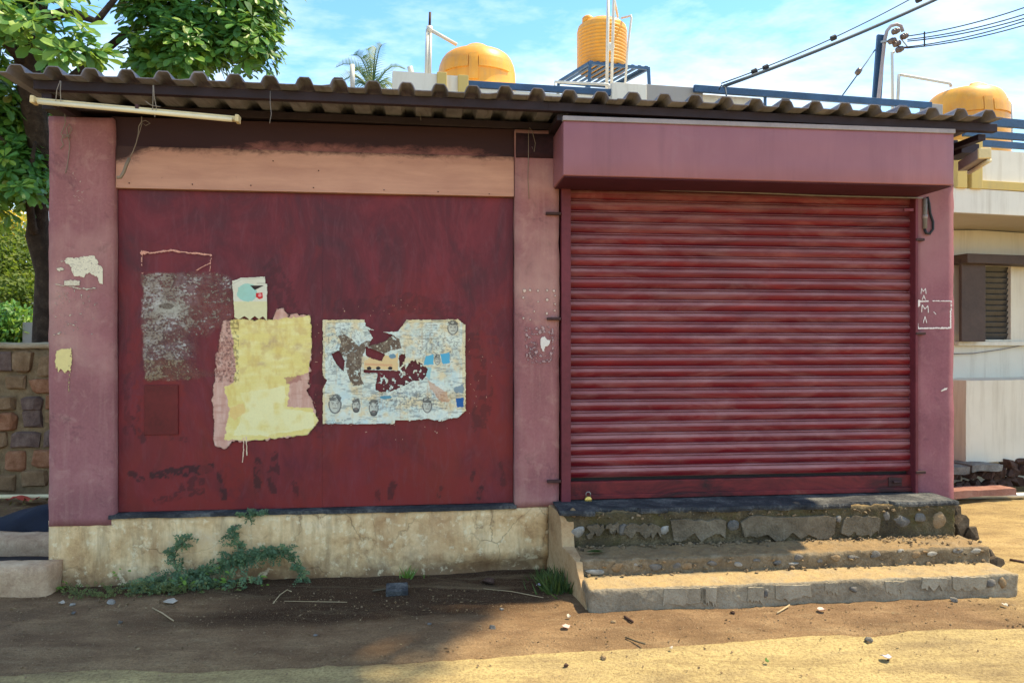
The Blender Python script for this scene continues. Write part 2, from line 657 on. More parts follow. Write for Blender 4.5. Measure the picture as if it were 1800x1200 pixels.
def concrete(name, lo, mid, hi, scale=5, bump=.6, moss=None, dustup=None, du=(.45, .85)):
    b = B(name, .95, .15)
    n = b.noise(scale, 9, .7, .3)
    f = b.noise(scale * 12, 4, .65)
    col = b.ramp(b.math('MULTIPLY_ADD', f, .3, b.math('MULTIPLY', n, .75)), [(.3, lo), (.52, mid), (.72, hi)])
    if moss:
        col = b.mix(b.ramp(b.noise(3.5, 6, .7), [(.5, 0.0), (.66, .85)]), col, moss)
    if dustup:
        up = b.ramp(b.math('ADD', b.sepz(b.nrm), b.math('MULTIPLY', b.math('SUBTRACT', b.noise(14, 5, .7), .5), .5)), [(du[0], 0.0), (du[1], 1.0)])
        up = b.math('MULTIPLY', up, b.ramp(b.noise(6, 7, .72, .4), [(.34, .35), (.52, 1.0)]))
        col = b.mix(b.math('MULTIPLY', up, b.ramp(b.noise(4, 5, .6), [(.2, .6), (.55, 1.0)])), col, b.ramp(b.noise(24, 5, .7), [(.3, tuple(x * .75 for x in dustup[:3]) + (1,)), (.7, dustup)]))
    b.bump(b.math('ADD', b.math('ADD', n, b.math('MULTIPLY', b.voro(38), .10)), b.math('MULTIPLY', f, .5)), bump, .03)
    return b.out(col)


SAND = (.44, .315, .155, 1)
M['step1'] = concrete('grey_step_concrete', (.10, .08, .055, 1), (.26, .215, .15, 1), (.40, .345, .25, 1), 4, .7, None, SAND, (.80, .97))
M['step'] = concrete('old_step_concrete', (.07, .052, .034, 1), (.19, .145, .09, 1), (.33, .27, .18, 1), 5, .7, None, (.31, .21, .105, 1), (.80, .97))
M['step_top'] = concrete('crumbling_step_concrete', (.028, .024, .018, 1), (.10, .078, .045, 1), (.24, .19, .11, 1), 6, .9, (.085, .075, .028, 1), (.30, .21, .10, 1), (.80, .97))
M['patch'] = concrete('grey_render_patch', (.055, .043, .027, 1), (.155, .125, .085, 1), (.28, .235, .165, 1), 6, .8)
M['patch1'] = concrete('pale_render_patch', (.17, .14, .095, 1), (.33, .28, .20, 1), (.44, .385, .285, 1), 6, .6)
M['slate'] = concrete('black_stone_slab', (.014, .015, .018, 1), (.05, .052, .055, 1), (.19, .19, .175, 1), 5, .5)
M['stone_pale'] = concrete('pale_river_stone', (.16, .15, .13, 1), (.30, .28, .24, 1), (.48, .46, .40, 1), 16, .5)
M['stone_grey'] = concrete('grey_field_stone', (.06, .058, .055, 1), (.15, .14, .125, 1), (.27, .25, .22, 1), 14, .6)
M['stone_brown'] = concrete('brown_field_stone', (.13, .085, .045, 1), (.26, .18, .10, 1), (.36, .27, .17, 1), 12, .6)
M['stone_dark'] = concrete('soot_dark_stone', (.035, .026, .018, 1), (.085, .065, .045, 1), (.17, .13, .09, 1), 10, .8)
M['side_plaster'] = concrete('side_plaster', (.22, .125, .06, 1), (.44, .29, .15, 1), (.56, .42, .24, 1), 4, .35)


def roof_mat():
    b = B('weathered_cement_sheet', .9, .2)
    n = b.noise(2.5, 7, .7)
    col = b.ramp(n, [(.3, (.135, .130, .150, 1)), (.55, (.235, .225, .255, 1)), (.75, (.32, .31, .34, 1))])
    st = b.ramp(b.noise(3, 5, .6, .2, b.vec((7, .8, 3), R(-6.4))), [(.5, 0.0), (.72, .7)])
    col = b.mix(st, col, (.085, .068, .068, 1))
    b.bump(b.noise(35, 4), .2, .006)
    return b.out(col)


M['roof'] = roof_mat()
M['purlin'] = plain('dark_steel_purlin', (.024, .014, .019, 1), .6, .4, 4)
M['blue_steel'] = plain('dark_blue_painted_steel', (.034, .080, .160, 1), .5, .3, 4)
M['interior'] = plain('dark_shop_interior', (.03, .025, .025, 1), .9)
M['strip'] = plain('galvanised_edge_strip', (.30, .26, .27, 1), .5, .2, 5)
M['tube'] = plain('aged_cream_batten', (.66, .52, .27, 1), .45, .15, 5)
M['tube_glass'] = plain('milky_tube_glass', (.74, .64, .42, 1), .25, .06, 5, spec=.5)
M['wire'] = plain('old_pale_wire', (.24, .19, .14, 1), .6)
M['wire_grey'] = plain('grey_wire', (.20, .18, .17, 1), .6)
M['black'] = plain('black_rubber', (.018, .018, .022, 1), .55)
M['cable'] = plain('weathered_cable', (.05, .07, .09, 1), .6)
M['brass'] = plain('brass_lock', (.66, .46, .12, 1), .35, .15, 20, .85)
M['steel'] = plain('steel_rod', (.30, .29, .27, 1), .4, .3, 20, .8)
M['iron'] = plain('rusty_iron_hook', (.05, .022, .02, 1), .7, .4, 30)
M['pipe'] = plain('grey_white_plastic_pipe', (.55, .54, .50, 1), .45, .15, 4)
M['cream_pipe'] = plain('cream_plastic_pipe', (.68, .60, .36, 1), .5, .12, 4)
M['silver'] = plain('silver_metal_pipe', (.66, .63, .55, 1), .35, .12, 4, .5)
M['tarp'] = plain('navy_cloth', (.004, .006, .017, 1), .7, .5, 8, bump=.4)
M['bark'] = concrete('tree_bark', (.020, .014, .011, 1), (.05, .036, .027, 1), (.11, .08, .058, 1), 9, .9)
M['kerb'] = concrete('kerb_concrete', (.26, .15, .085, 1), (.50, .34, .21, 1), (.68, .51, .33, 1), 6, .5)
M['mortar'] = concrete('wall_mortar', (.10, .068, .038, 1), (.22, .155, .085, 1), (.34, .26, .15, 1), 7, .8)
M['capping'] = concrete('mortar_capping', (.26, .19, .11, 1), (.38, .30, .19, 1), (.48, .40, .28, 1), 7, .7)


def tank_mat():
    b = B('yellow_tank_plastic', .42, .4)
    n = b.noise(1.6, 5, .6)
    col = b.ramp(n, [(.3, (.66, .285, .030, 1)), (.7, (.78, .37, .045, 1))])
    st = b.ramp(b.noise(2, 5, .65, 0, b.vec((6, 6, .7))), [(.45, 0.0), (.8, .6)])
    col = b.mix(st, col, (.44, .22, .08, 1))
    col = b.mix(b.math('MULTIPLY', b.ramp(b.noise(9, 7, .7), [(.55, 0.0), (.75, 1.0)]), .35), col, (.55, .40, .20, 1))
    return b.out(col)


M['tank'] = tank_mat()


def wallwash(name, c):
    b = B(name, .85, .2)
    n = b.noise(1.4, 6, .65)
    run = b.noise(1.6, 6, .7, .1, b.vec((6, 6, .5)))
    col = b.ramp(n, [(.3, tuple(x * .88 for x in c[:3]) + (1,)), (.7, c)])
    col = b.mix(b.math('MULTIPLY', b.ramp(run, [(.50, 0.0), (.78, 1.0)]), .42), col, (.34, .28, .19, 1))
    b.bump(b.noise(40, 3), .1, .005)
    return b.out(col)


M['house'] = wallwash('cream_house_wash', (.70, .655, .54, 1))
M['house_white'] = wallwash('white_house_wash', (.76, .72, .62, 1))
M['house_yellow'] = wallwash('yellow_trim_wash', (.62, .46, .16, 1))
M['house_tan'] = wallwash('tan_house_wash', (.52, .36, .24, 1))
M['house_grey'] = wallwash('grey_house_wash', (.36, .34, .32, 1))
M['soffit'] = wallwash('soffit_wash', (.42, .38, .31, 1))
M['brown_wood'] = plain('dark_brown_shutter_wood', (.065, .042, .034, 1), .6, .3, 4)
M['pane'] = plain('dark_louvre_glass', (.045, .042, .040, 1), .25, .3, 8, spec=.5)
M['rubble'] = concrete('brick_rubble', (.030, .018, .014, 1), (.085, .050, .038, 1), (.17, .11, .085, 1), 9, .7)
M['red_slab'] = concrete('reddish_stone_slab', (.17, .075, .058, 1), (.26, .13, .10, 1), (.33, .19, .15, 1), 7, .4)
M['ins'] = plain('brown_insulator', (.09, .06, .05, 1), .3, .2, 9, spec=.6)


def leaf_mat(name, stops, trans=.35, rough=.42):
    b = B(name, rough, .4)
    col = b.ramp(b.attr('rnd'), stops)
    col = b.mix(b.math('MULTIPLY', b.noise(30, 2), .25), col, tuple(x * .6 for x in stops[0][1][:3]) + (1,))
    b.put(b.p.inputs['Base Color'], col)
    tr = b.t.nodes.new('ShaderNodeBsdfTranslucent')
    tcol = b.mix(.55, col, (.32, .45, .04, 1))
    b.lk(tcol, tr.inputs[0])
    ms = b.t.nodes.new('ShaderNodeMixShader')
    ms.inputs[0].default_value = trans
    b.lk(b.p.outputs[0], ms.inputs[1])
    b.lk(tr.outputs[0], ms.inputs[2])
    b.lk(ms.outputs[0], b.t.nodes['Material Output'].inputs[0])
    return b.m


M['almond'] = leaf_mat('almond_leaf', [(.0, (.034, .115, .036, 1)), (.55, (.090, .25, .046, 1)), (.94, (.28, .43, .05, 1)), (1.0, (.22, .11, .03, 1))])
M['bush'] = leaf_mat('bush_leaf', [(.0, (.045, .085, .016, 1)), (.6, (.10, .16, .022, 1)), (1.0, (.22, .24, .03, 1))], .4, .6)
M['blossom'] = leaf_mat('yellow_blossom', [(.0, (.50, .36, .02, 1)), (1.0, (.70, .52, .03, 1))], .35, .6)
M['vine'] = leaf_mat('vine_leaf', [(.0, (.060, .115, .058, 1)), (.6, (.11, .19, .092, 1)), (1.0, (.21, .29, .11, 1))], .2, .6)
M['weed'] = leaf_mat('weed_leaf', [(.0, (.060, .080, .025, 1)), (.6, (.12, .145, .04, 1)), (1.0, (.21, .21, .06, 1))], .25, .65)
M['bright'] = leaf_mat('bright_weed_leaf', [(.0, (.11, .21, .035, 1)), (1.0, (.20, .33, .05, 1))], .3, .5)
M['grass'] = leaf_mat('grass_blade', [(.0, (.030, .065, .018, 1)), (1.0, (.085, .13, .03, 1))], .25, .6)
M['palm'] = leaf_mat('palm_frond', [(.0, (.035, .10, .030, 1)), (1.0, (.13, .20, .05, 1))], .2, .5)
M['stem'] = plain('vine_stem', (.11, .085, .05, 1), .8)


def print_mat(name, rough=.75):
    b = B(name, rough, .2)
    col = b.attr('Col', 'Color')
    col = b.mix(b.math('MULTIPLY', b.ramp(b.noise(35, 5, .7), [(.4, 0.0), (.75, 1.0)]), .14), col, (.30, .22, .13, 1))
    b.bump(b.noise(28, 4), .15, .004)
    return b.out(col)


M['print'] = print_mat('printed_paper')
M['paintmark'] = print_mat('brushed_paint')


def decal_mat(name, lo=.55):
    b = B(name, .85, .15)
    col = b.attr('Col', 'Color')
    b.put(b.p.inputs['Base Color'], col)
    al = b.attr('Col', 'Alpha')
    br = b.noise(90, 4, .7)
    al = b.math('MULTIPLY', al, b.ramp(br, [(.30, lo), (.55, 1.0)]))
    b.put(b.p.inputs['Alpha'], al)
    b.bump(br, .2, .004)
    return b.m


M['decal'] = decal_mat('dry_brushed_film')
M['brushed'] = decal_mat('brushed_paint_film', .93)


def ground_mat(name, road):
    b = B(name, .95, .12)
    big = b.noise(.9, 6, .62, .4)
    med = b.noise(5, 7, .68, .3, b.vec((.55, 1.35, 1), R(-8)))
    fine = b.noise(70, 4, .65)
    grit = b.noise(190, 2, .6)
    if road:
        col = b.ramp(b.math('MULTIPLY_ADD', med, .55, b.math('MULTIPLY', big, .45)), [(.32, (.27, .205, .11, 1)), (.5, (.45, .345, .155, 1)), (.66, (.57, .45, .20, 1))])
        col = b.mix(b.ramp(b.noise(2.2, 7, .72, .5), [(.57, 0.0), (.72, .65)]), col, (.31, .205, .11, 1))
    else:
        col = b.ramp(b.math('MULTIPLY_ADD', med, .5, b.math('MULTIPLY', big, .5)), [(.34, (.110, .062, .034, 1)), (.5, (.22, .135, .072, 1)), (.64, (.34, .225, .12, 1))])
        sand = b.attr('sand')
        col = b.mix(b.math('MULTIPLY', sand, b.ramp(med, [(.25, .35), (.6, 1.0)])), col, (.50, .38, .16, 1))
        wet = b.math('ADD', b.attr('wet'), b.math('MULTIPLY', b.math('SUBTRACT', med, .5), .5))
        wm = b.ramp(wet, [(.3, 0.0), (.62, 1.0)])
        col = b.mix(wm, col, b.mix(med, (.022, .011, .006, 1), (.085, .045, .023, 1)))
    stk = b.noise(2.6, 8, .7, .6, b.vec((.38, 2.0, 1), R(-6)))
    col = b.mix(b.math('MULTIPLY', b.ramp(stk, [(.34, 1.0), (.5, 0.0)]), .45), col, (.13, .082, .046, 1))
    col = b.mix(b.math('MULTIPLY', b.ramp(stk, [(.54, 0.0), (.72, 1.0)]), .30), col, (.50, .39, .22, 1))
    col = b.mix(b.math('MULTIPLY', b.ramp(fine, [(.35, 1.0), (.58, 0.0)]), .5), col, (.10, .062, .034, 1))
    col = b.mix(b.math('MULTIPLY', b.ramp(grit, [(.58, 0.0), (.72, 1.0)]), .45), col, (.56, .45, .28, 1))
    h = b.math('ADD', b.math('MULTIPLY', med, .8), b.math('ADD', b.math('MULTIPLY', fine, .35), b.math('MULTIPLY', grit, .18)))
    b.bump(h, .95, .03)
    return b.out(col)


M['dirt'] = ground_mat('brown_street_dirt', False)
M['road'] = ground_mat('dusty_road_surface', True)


# ------------------------------------------------------------------ helpers: painted prints (small colour grids)
def vnoise(h, w, cell, seed):
    rg = np.random.default_rng(seed)
    gh, gw = int(h / cell) + 3, int(w / cell) + 3
    g = rg.random((gh, gw))
    y = np.arange(h) / cell
    x = np.arange(w) / cell
    yi, xi = y.astype(int), x.astype(int)
    fy, fx = (y - yi)[:, None], (x - xi)[None, :]
    fy, fx = fy * fy * (3 - 2 * fy), fx * fx * (3 - 2 * fx)
    a = g[yi][:, xi]; b_ = g[yi][:, xi + 1]; c = g[yi + 1][:, xi]; d = g[yi + 1][:, xi + 1]
    return (a * (1 - fx) + b_ * fx) * (1 - fy) + (c * (1 - fx) + d * fx) * fy


def aniso(h, w, cx, cy, seed, oct=3):
    s, t = 0, 0
    for i in range(oct):
        rg = np.random.default_rng(seed + i * 31)
        a, b = max(cx / 2 ** i, 1.0), max(cy / 2 ** i, 1.0)
        g = rg.random((int(h / b) + 3, int(w / a) + 3))
        y, x = np.arange(h) / b, np.arange(w) / a
        yi, xi = y.astype(int), x.astype(int)
        fy, fx = (y - yi)[:, None], (x - xi)[None, :]
        s = s + ((g[yi][:, xi] * (1 - fx) + g[yi][:, xi + 1] * fx) * (1 - fy) + (g[yi + 1][:, xi] * (1 - fx) + g[yi + 1][:, xi + 1] * fx) * fy) * .6 ** i
        t += .6 ** i
    return s / t


def fbm(h, w, cell, seed, oct=4, gain=.55):
    s, a, t = 0, 1, 0
    for i in range(oct):
        s = s + a * vnoise(h, w, max(cell / 2 ** i, 1.0), seed + i * 17)
        t += a
        a *= gain
    return s / t


class Ras:
    """a small picture in photograph pixels x0..x1, y0..y1; k samples per pixel"""

    def __init__(self, x0, y0, x1, y1, k=1.0, seed=1):
        self.x0, self.y0, self.k, self.seed = x0, y0, k, seed
        self.w, self.h = int((x1 - x0) * k) + 1, int((y1 - y0) * k) + 1
        self.X, self.Y = np.meshgrid(x0 + np.arange(self.w) / k, y0 + np.arange(self.h) / k)
        self.rgb = np.zeros((self.h, self.w, 3))
        self.a = np.zeros((self.h, self.w))

    def f(self, cell, seed=0, oct=4):
        return fbm(self.h, self.w, cell * self.k, self.seed * 101 + seed, oct)

    def an(self, cx, cy, seed=0, oct=3):
        return aniso(self.h, self.w, cx * self.k, cy * self.k, self.seed * 77 + seed, oct)

    def wob(self, amp, cell, seed):
        return (self.X + (self.f(cell, seed) - .5) * 2 * amp, self.Y + (self.f(cell, seed + 5) - .5) * 2 * amp)

    def mpoly(self, pts, jag=0, cell=8, seed=0):
        X, Y = self.wob(jag, cell, seed) if jag else (self.X, self.Y)
        ins = np.zeros(X.shape, bool)
        n = len(pts)
        for i in range(n):
            xa, ya = pts[i]
            xb, yb = pts[(i + 1) % n]
            if ya == yb:
                continue
            c = ((ya > Y) != (yb > Y)) & (X < (xb - xa) * (Y - ya) / (yb - ya) + xa)
            ins ^= c
        return ins.astype(float)

    def mline(self, pts, wd, jag=0, cell=6, seed=0):
        X, Y = self.wob(jag, cell, seed) if jag else (self.X, self.Y)
        d = np.full(X.shape, 1e9)
        for (xa, ya), (xb, yb) in zip(pts[:-1], pts[1:]):
            dx, dy = xb - xa, yb - ya
            t = np.clip(((X - xa) * dx + (Y - ya) * dy) / max(dx * dx + dy * dy, 1e-9), 0, 1)
            d = np.minimum(d, np.hypot(X - xa - t * dx, Y - ya - t * dy))
        return np.clip(wd / 2 + .5 - d, 0, 1)

    def mell(self, cx, cy, rx, ry, jag=0, cell=6, seed=0):
        X, Y = self.wob(jag, cell, seed) if jag else (self.X, self.Y)
        return (((X - cx) / rx) ** 2 + ((Y - cy) / ry) ** 2 < 1).astype(float)

    def put(self, m, col, op=1.0, solid=True):
        m = m * op
        c = np.array(L(*col)[:3])
        self.rgb = self.rgb * (1 - m[..., None]) + c * m[..., None]
        if solid:
            self.a = np.maximum(self.a, m)

    def blur(self, m, r):
        k = np.ones(2 * r + 1) / (2 * r + 1)
        for _ in range(2):
            m = np.apply_along_axis(lambda v: np.convolve(v, k, 'same'), 0, m)
            m = np.apply_along_axis(lambda v: np.convolve(v, k, 'same'), 1, m)
        return m

    def big(self):
        """keep only the largest connected piece"""
        k = self.a > .5
        k[:-1, :-1] &= True
        lab = np.where(k, np.arange(k.size).reshape(k.shape) + 1, 0)
        for _ in range(600):
            q = lab.copy()
            for sh, ax in ((1, 0), (-1, 0), (1, 1), (-1, 1)):
                q = np.maximum(q, np.roll(lab, sh, ax))
            q = np.where(k, q, 0)
            if (q == lab).all():
                break
            lab = q
        v, c = np.unique(lab[lab > 0], return_counts=True)
        self.a = self.a * (lab == v[c.argmax()])
        return self

    def cut(self, m):
        self.a = self.a * (1 - m)

    def mesh(self, name, plane, d, curl=0.0, soft=False):
        s, z = plane.at(self.X, self.Y, d)
        yy = np.full(self.X.shape, d) - curl * np.clip(self.f(40, 77, 2) - .35, 0, 1)
        keep = self.a > (.04 if soft else .5)
        fk = keep[:-1, :-1] & keep[1:, :-1] & keep[:-1, 1:] & keep[1:, 1:]
        I = np.arange(self.h * self.w).reshape(self.h, self.w)
        F = np.stack([I[:-1, :-1][fk], I[1:, :-1][fk], I[1:, 1:][fk], I[:-1, 1:][fk]], 1)
        used = np.unique(F)
        rm = np.full(self.h * self.w, -1)
        rm[used] = np.arange(len(used))
        V = np.stack([s.ravel(), yy.ravel(), z.ravel()], 1)[used]
        me = bpy.data.meshes.new(name)
        me.from_pydata(V.tolist(), [], rm[F].tolist())
        at = me.attributes.new('Col', 'FLOAT_COLOR', 'POINT')
        c = np.concatenate([self.rgb.reshape(-1, 3)[used], self.a.reshape(-1, 1)[used] if soft else np.ones((len(used), 1))], 1)
        at.data.foreach_set('color', c.ravel().astype(np.float32))
        me.update()
        return me


def shift(me, parent):
    me.transform(Matrix.Translation(-BASE[parent]))
    return me


# ------------------------------------------------------------------ helpers: foliage
def leaf_template(kind):
    if kind == 'almond':   # broad towards the tip, folded along the midrib
        t = [(0, 0, 0), (.30, .09, .02), (.30, -.09, .02), (.30, 0, 0), (.62, .21, .05), (.62, -.21, .05), (.62, 0, -.01),
             (.86, .19, .02), (.86, -.19, .02), (.86, 0, -.03), (1.0, 0, -.07)]
        f = [(0, 3, 1), (0, 2, 3), (3, 6, 4, 1), (3, 2, 5, 6), (6, 9, 7, 4), (6, 5, 8, 9), (9, 10, 7), (9, 8, 10)]
    elif kind == 'blade':
        t = [(0, .05, 0), (0, -.05, 0), (.5, .04, .0), (.5, -.04, .0), (1, 0, -.12)]
        f = [(0, 1, 3, 2), (2, 3, 4)]
    else:                  # small oval
        t = [(0, 0, 0), (.45, .26, .04), (.45, -.26, .04), (.5, 0, 0), (1, 0, -.04)]
        f = [(0, 3, 1), (0, 2, 3), (3, 4, 1), (3, 2, 4)]
    return np.array(t, float), f


def leaf_mesh(name, kind, P, D, U, Ln, rnd, base=(0, 0, 0)):
    """many leaves in one mesh: positions, directions, up hints, lengths and a random value per leaf"""
    T, F = leaf_template(kind)
    P, D, U, Ln, rnd = map(np.asarray, (P, D, U, Ln, rnd))
    D = D / np.linalg.norm(D, axis=1, keepdims=True)
    W = np.cross(U, D)
    W /= np.maximum(np.linalg.norm(W, axis=1, keepdims=True), 1e-6)
    N = np.cross(D, W)
    k = Ln[:, None, None]
    V = P[:, None, :] + k * (T[None, :, 0:1] * D[:, None, :] + T[None, :, 1:2] * W[:, None, :] + T[None, :, 2:3] * N[:, None, :])
    n, m = len(P), len(T)
    V = V.reshape(-1, 3) - np.array(base)
    faces = []
    for f in F:
        a = (np.arange(n) * m)[:, None] + np.array(f)[None, :]
        faces += a.tolist()
    me = bpy.data.meshes.new(name)
    me.from_pydata(V.tolist(), [], faces)
    at = me.attributes.new('rnd', 'FLOAT', 'POINT')
    at.data.foreach_set('value', np.repeat(rnd, m).astype(np.float32))
    me.update()
    return me


def unit(n, rg):
    v = rg.normal(size=(n, 3))
    return v / np.linalg.norm(v, axis=1, keepdims=True)


def rosettes(centres, axes, rg, k=(7, 12), ln=(.075, .20)):
    P, D, U, Ln, Rn = [], [], [], [], []
    for c, a in zip(centres, axes):
        a = Vector(a).normalized()
        r = a.cross(Vector((.3, .8, .1))).normalized()
        s = a.cross(r)
        n = rg.integers(*k)
        ph = rg.random() * 6.28
        br = rg.random() * .5
        for i in range(n):
            t = ph + i * 2.399
            out = r * math.cos(t) + s * math.sin(t)
            tilt = .9 * (i / n) - .35 + rg.normal() * .15
            d = (out + a * tilt).normalized() + Vector((0, 0, -.12))
            P.append(Vector(c) + out * .015)
            D.append(d)
            U.append((a + out * -.3))
            Ln.append(rg.uniform(*ln))
            Rn.append(min(1, max(0, br + rg.random() * .5)))
    return np.array(P), np.array(D), np.array(U), np.array(Ln), np.array(Rn)


# ================================================================== LARGE STRUCTURE
# ------------------------------------------------------------------ ground
def ss(a, b, x):
    t = np.clip((x - a) / (b - a), 0, 1)
    return t * t * (3 - 2 * t)


road_px = [(-900, 1215), (-300, 1203), (0, 1190), (170, 1178), (330, 1183), (600, 1172), (813, 1160), (967, 1150), (1200, 1136), (1330, 1126), (1460, 1117),
           (1535, 1119), (1600, 1110), (1800, 1106), (2100, 1085), (2700, 1050)]
road_edge = [gp(x, y) for x, y in road_px]
rx = np.array([p.x for p in road_edge])
ry = np.array([p.y for p in road_edge])


def fac_prot(X, Y):
    """distance in front of the shop front"""
    return -(-(X) * math.sin(FAC.a) + (Y - 5.4) * math.cos(FAC.a))


def graded(lo, hi, a, b, fine, coarse):
    out = [a]
    v = a
    st = fine
    while v < b:
        v += fine
        out.append(min(v, b))
    v, st = b, fine
    while v < hi:
        st = min(st * 1.5, coarse)
        v += st
        out.append(min(v, hi))
    pre = []
    v, st = a, fine
    while v > lo:
        st = min(st * 1.5, coarse)
        v -= st
        pre.append(max(v, lo))
    return np.array(sorted(set(pre)) + out)


gx = graded(-600, 600, -5.0, 6.5, .036, 90)
gy = graded(-200, 900, 2.9, 8.6, .036, 90)
GX, GY = np.meshgrid(gx, gy)


def gz_scalar(x, y):
    v = Vector((x, y, 0))
    return .020 * noise.noise(v * .9) + .012 * noise.noise(v * 3.1 + Vector((3, 1, 0))) + .009 * noise.noise(v * 8.0) + .005 * noise.noise(v * 24.0)


GZ = np.zeros(GX.shape)
for j in range(GX.shape[0]):
    for i in range(GX.shape[1]):
        x, y = GX[j, i], GY[j, i]
        if -8 < x < 10 and 1 < y < 12:
            GZ[j, i] = gz_scalar(x, y)
edgeY = np.interp(GX, rx, ry)
GZ -= .03 * ss(.10, -.10, GY - edgeY) * ((GX > -8) & (GX < 10))      # the dirt dips under the road
GZ -= .05 * ss(.0, 1.0, np.hypot((GX + .55) / 1.2, (GY - 5.0) / .5) < 1) * 0
Pr = fac_prot(GX, GY)
Slo = GX * math.cos(FAC.a) + (GY - 5.4) * math.sin(FAC.a)
wet = 1.15 * np.exp(-((Slo + .65) / 1.05) ** 2) * ss(1.15, .35, Pr) + .55 * np.exp(-((Slo + 2.3) / .9) ** 2) * ss(.55, .1, Pr) + .35 * ss(.30, .05, Pr)
wet += .45 * np.exp(-((Slo + 1.9) / 1.1) ** 2) * np.exp(-((Pr - .75) / .18) ** 2)
wet *= (Pr > -.2) & (Pr < 2) & (Slo < .6)
wet += .5 * ss(.25, .0, Pr - .85) * ss(.55, .1, Pr - .85 + .5) * ((Slo > .3) & (Slo < 3.5)) * 0
sand = ss(2.6, 3.6, Slo) * .7
sand = np.maximum(sand, ss(.30, -.10, GY - edgeY - .05) * .08)
sand = np.maximum(sand, ss(5, 12, np.abs(Pr)) * .9)
h_, w_ = GX.shape
I = np.arange(h_ * w_).reshape(h_, w_)
F = np.stack([I[:-1, :-1].ravel(), I[:-1, 1:].ravel(), I[1:, 1:].ravel(), I[1:, :-1].ravel()], 1)
me = bpy.data.meshes.new('ground')
me.from_pydata(np.stack([GX.ravel(), GY.ravel(), GZ.ravel()], 1).tolist(), [], F.tolist())
for nm, arr in (('wet', wet), ('sand', sand)):
    at = me.attributes.new(nm, 'FLOAT', 'POINT')
    at.data.foreach_set('value', arr.ravel().astype(np.float32))
me.polygons.foreach_set('use_smooth', [True] * len(me.polygons))
me.update()
ground = bpy.data.objects.new('ground', me)
COL.objects.link(ground)
ground.data.materials.append(M['dirt'])
ground['kind'] = 'structure'
ground['label'] = 'brown dirt street edge in front of the shop'

# road sheet with a ragged broken edge
mb = MB()
xs = np.arange(-7.5, 8.5, .035)
rows = 44
V = []
for i, x in enumerate(xs):
    ye = float(np.interp(x, rx, ry)) + .030 * noise.noise(Vector((x * 2.2, 0, 3))) + .016 * noise.noise(Vector((x * 11, 0, 5))) + .008 * noise.noise(Vector((x * 40, 0, 9)))
    lip = .004 + .012 * max(0, noise.noise(Vector((x * 1.3, 2, 1))) + .25)
    for j in range(rows):
        if j == 0:
            V.append((x, ye + .006, -.03))
        else:
            t = (j - 1) / (rows - 2)
            y = ye - (t ** 1.8) * (ye + 6)
            z = lip * min(1, .4 + j * .3) + .012 * noise.noise(Vector((x * .8, y * .8, 4))) * min(1, t * 5) + .003 * noise.noise(Vector((x * 7, y * 7, 2)))
            z = max(z, gz_scalar(x, y) - .03 + .006) if y > 1 else z
            V.append((x, y, z))
n = len(xs)
Fc = [(i * rows + j, i * rows + j + 1, (i + 1) * rows + j + 1, (i + 1) * rows + j) for i in range(n - 1) for j in range(rows - 1)]
mb.add(V, Fc)
road = solo('road', mb, M['road'], 'dusty yellowish road surface along the bottom of the picture', None, smooth=True, kind='structure', fix=True)

# ------------------------------------------------------------------ the shop
shop = thing('shop_building', 'closed maroon and mauve shop with sheet door, roller shutter and corrugated roof', 'shop', (0, 0, 0), FAC.F)
sL, sR = FAC.s(85), FAC.s(1677)
pl_r = FAC.s(200)
pm_l, pm_r = FAC.s(905), FAC.s(984)
pr_l = FAC.s(1608)
WTOP = CAMZ + 1.570           # wall top under the roof

# plinth and the wall under the shutter
mb = MB().rough(sL + .004, .262, 0, .5, -.15, .462, .05, .010, 2.5, .35)
V2 = []
for (x, y, z) in mb.v:        # the lower edge is eaten away towards the steps
    e = ss(-1.3, .0, x)
    if z < .06 and y < .05:
        y += float(.05 * e)
    V2.append((x, y, z))
mb.v = V2
part('base_wall', mb, M['plinth'], shop, smooth=True)
part('base_wall', MB().rough(.266, sR - .004, .012, .5, -.15, .47, .12, .004), M['plinth'], shop, smooth=True)
# body of the building behind the front
mb = MB()
mb.box(sL + .01, sL + .16, .26, 3.3, -.1, WTOP - .02)
mb.box(sR - .16, sR - .01, .26, 3.3, -.1, WTOP - .02)
mb.box(sL + .16, sR - .16, 3.1, 3.3, -.1, WTOP - .02)
part('rear_wall', mb, M['pillar'], shop)
part('floor', MB().box(sL + .16, sR - .16, .5, 3.1, .2, .44), M['interior'], shop)

part('pillar', MB().rough(sL, pl_r, -.005, .25, .415, WTOP - .03, .055, .0045, 2.0, .5, .005), M['pillar'], shop, smooth=True)
part('pillar', MB().rough(pm_l, pm_r - .002, -.005, .25, .463, WTOP - .02, .055, .0045, 2.0, .5, .005), M['pillar'], shop, smooth=True)
part('pillar', MB().rough(pr_l, sR, -.005, .25, .40, WTOP - .02, .055, .004, 2.0, .5, .005), M['pillar_right'], shop, smooth=True)

# dark beam along the top of the front
lz1 = 3.035
tb0, tb1 = lz1 + .002, WTOP - .012
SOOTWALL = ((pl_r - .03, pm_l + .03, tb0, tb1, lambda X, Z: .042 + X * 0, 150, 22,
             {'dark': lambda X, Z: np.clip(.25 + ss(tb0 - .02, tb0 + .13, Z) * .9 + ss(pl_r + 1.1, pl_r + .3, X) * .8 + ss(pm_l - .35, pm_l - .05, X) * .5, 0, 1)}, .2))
part('top_beam', MB().rough(pm_r - .05, pr_l + .05, .075, .22, 2.72, WTOP - .012, .12, .004), M['soot'], shop, smooth=True)
part('wall_plate', MB().beam((sL - .05, .11, CAMZ + 1.614), (sR + .05, .11, CAMZ + 1.556), .18, .052), M['purlin'], shop, .004)
part('column_head', MB().rough(pm_l + .01, .40, -.012, .1, 3.02, 3.2, .06, .006), M['soot'], shop, smooth=True)


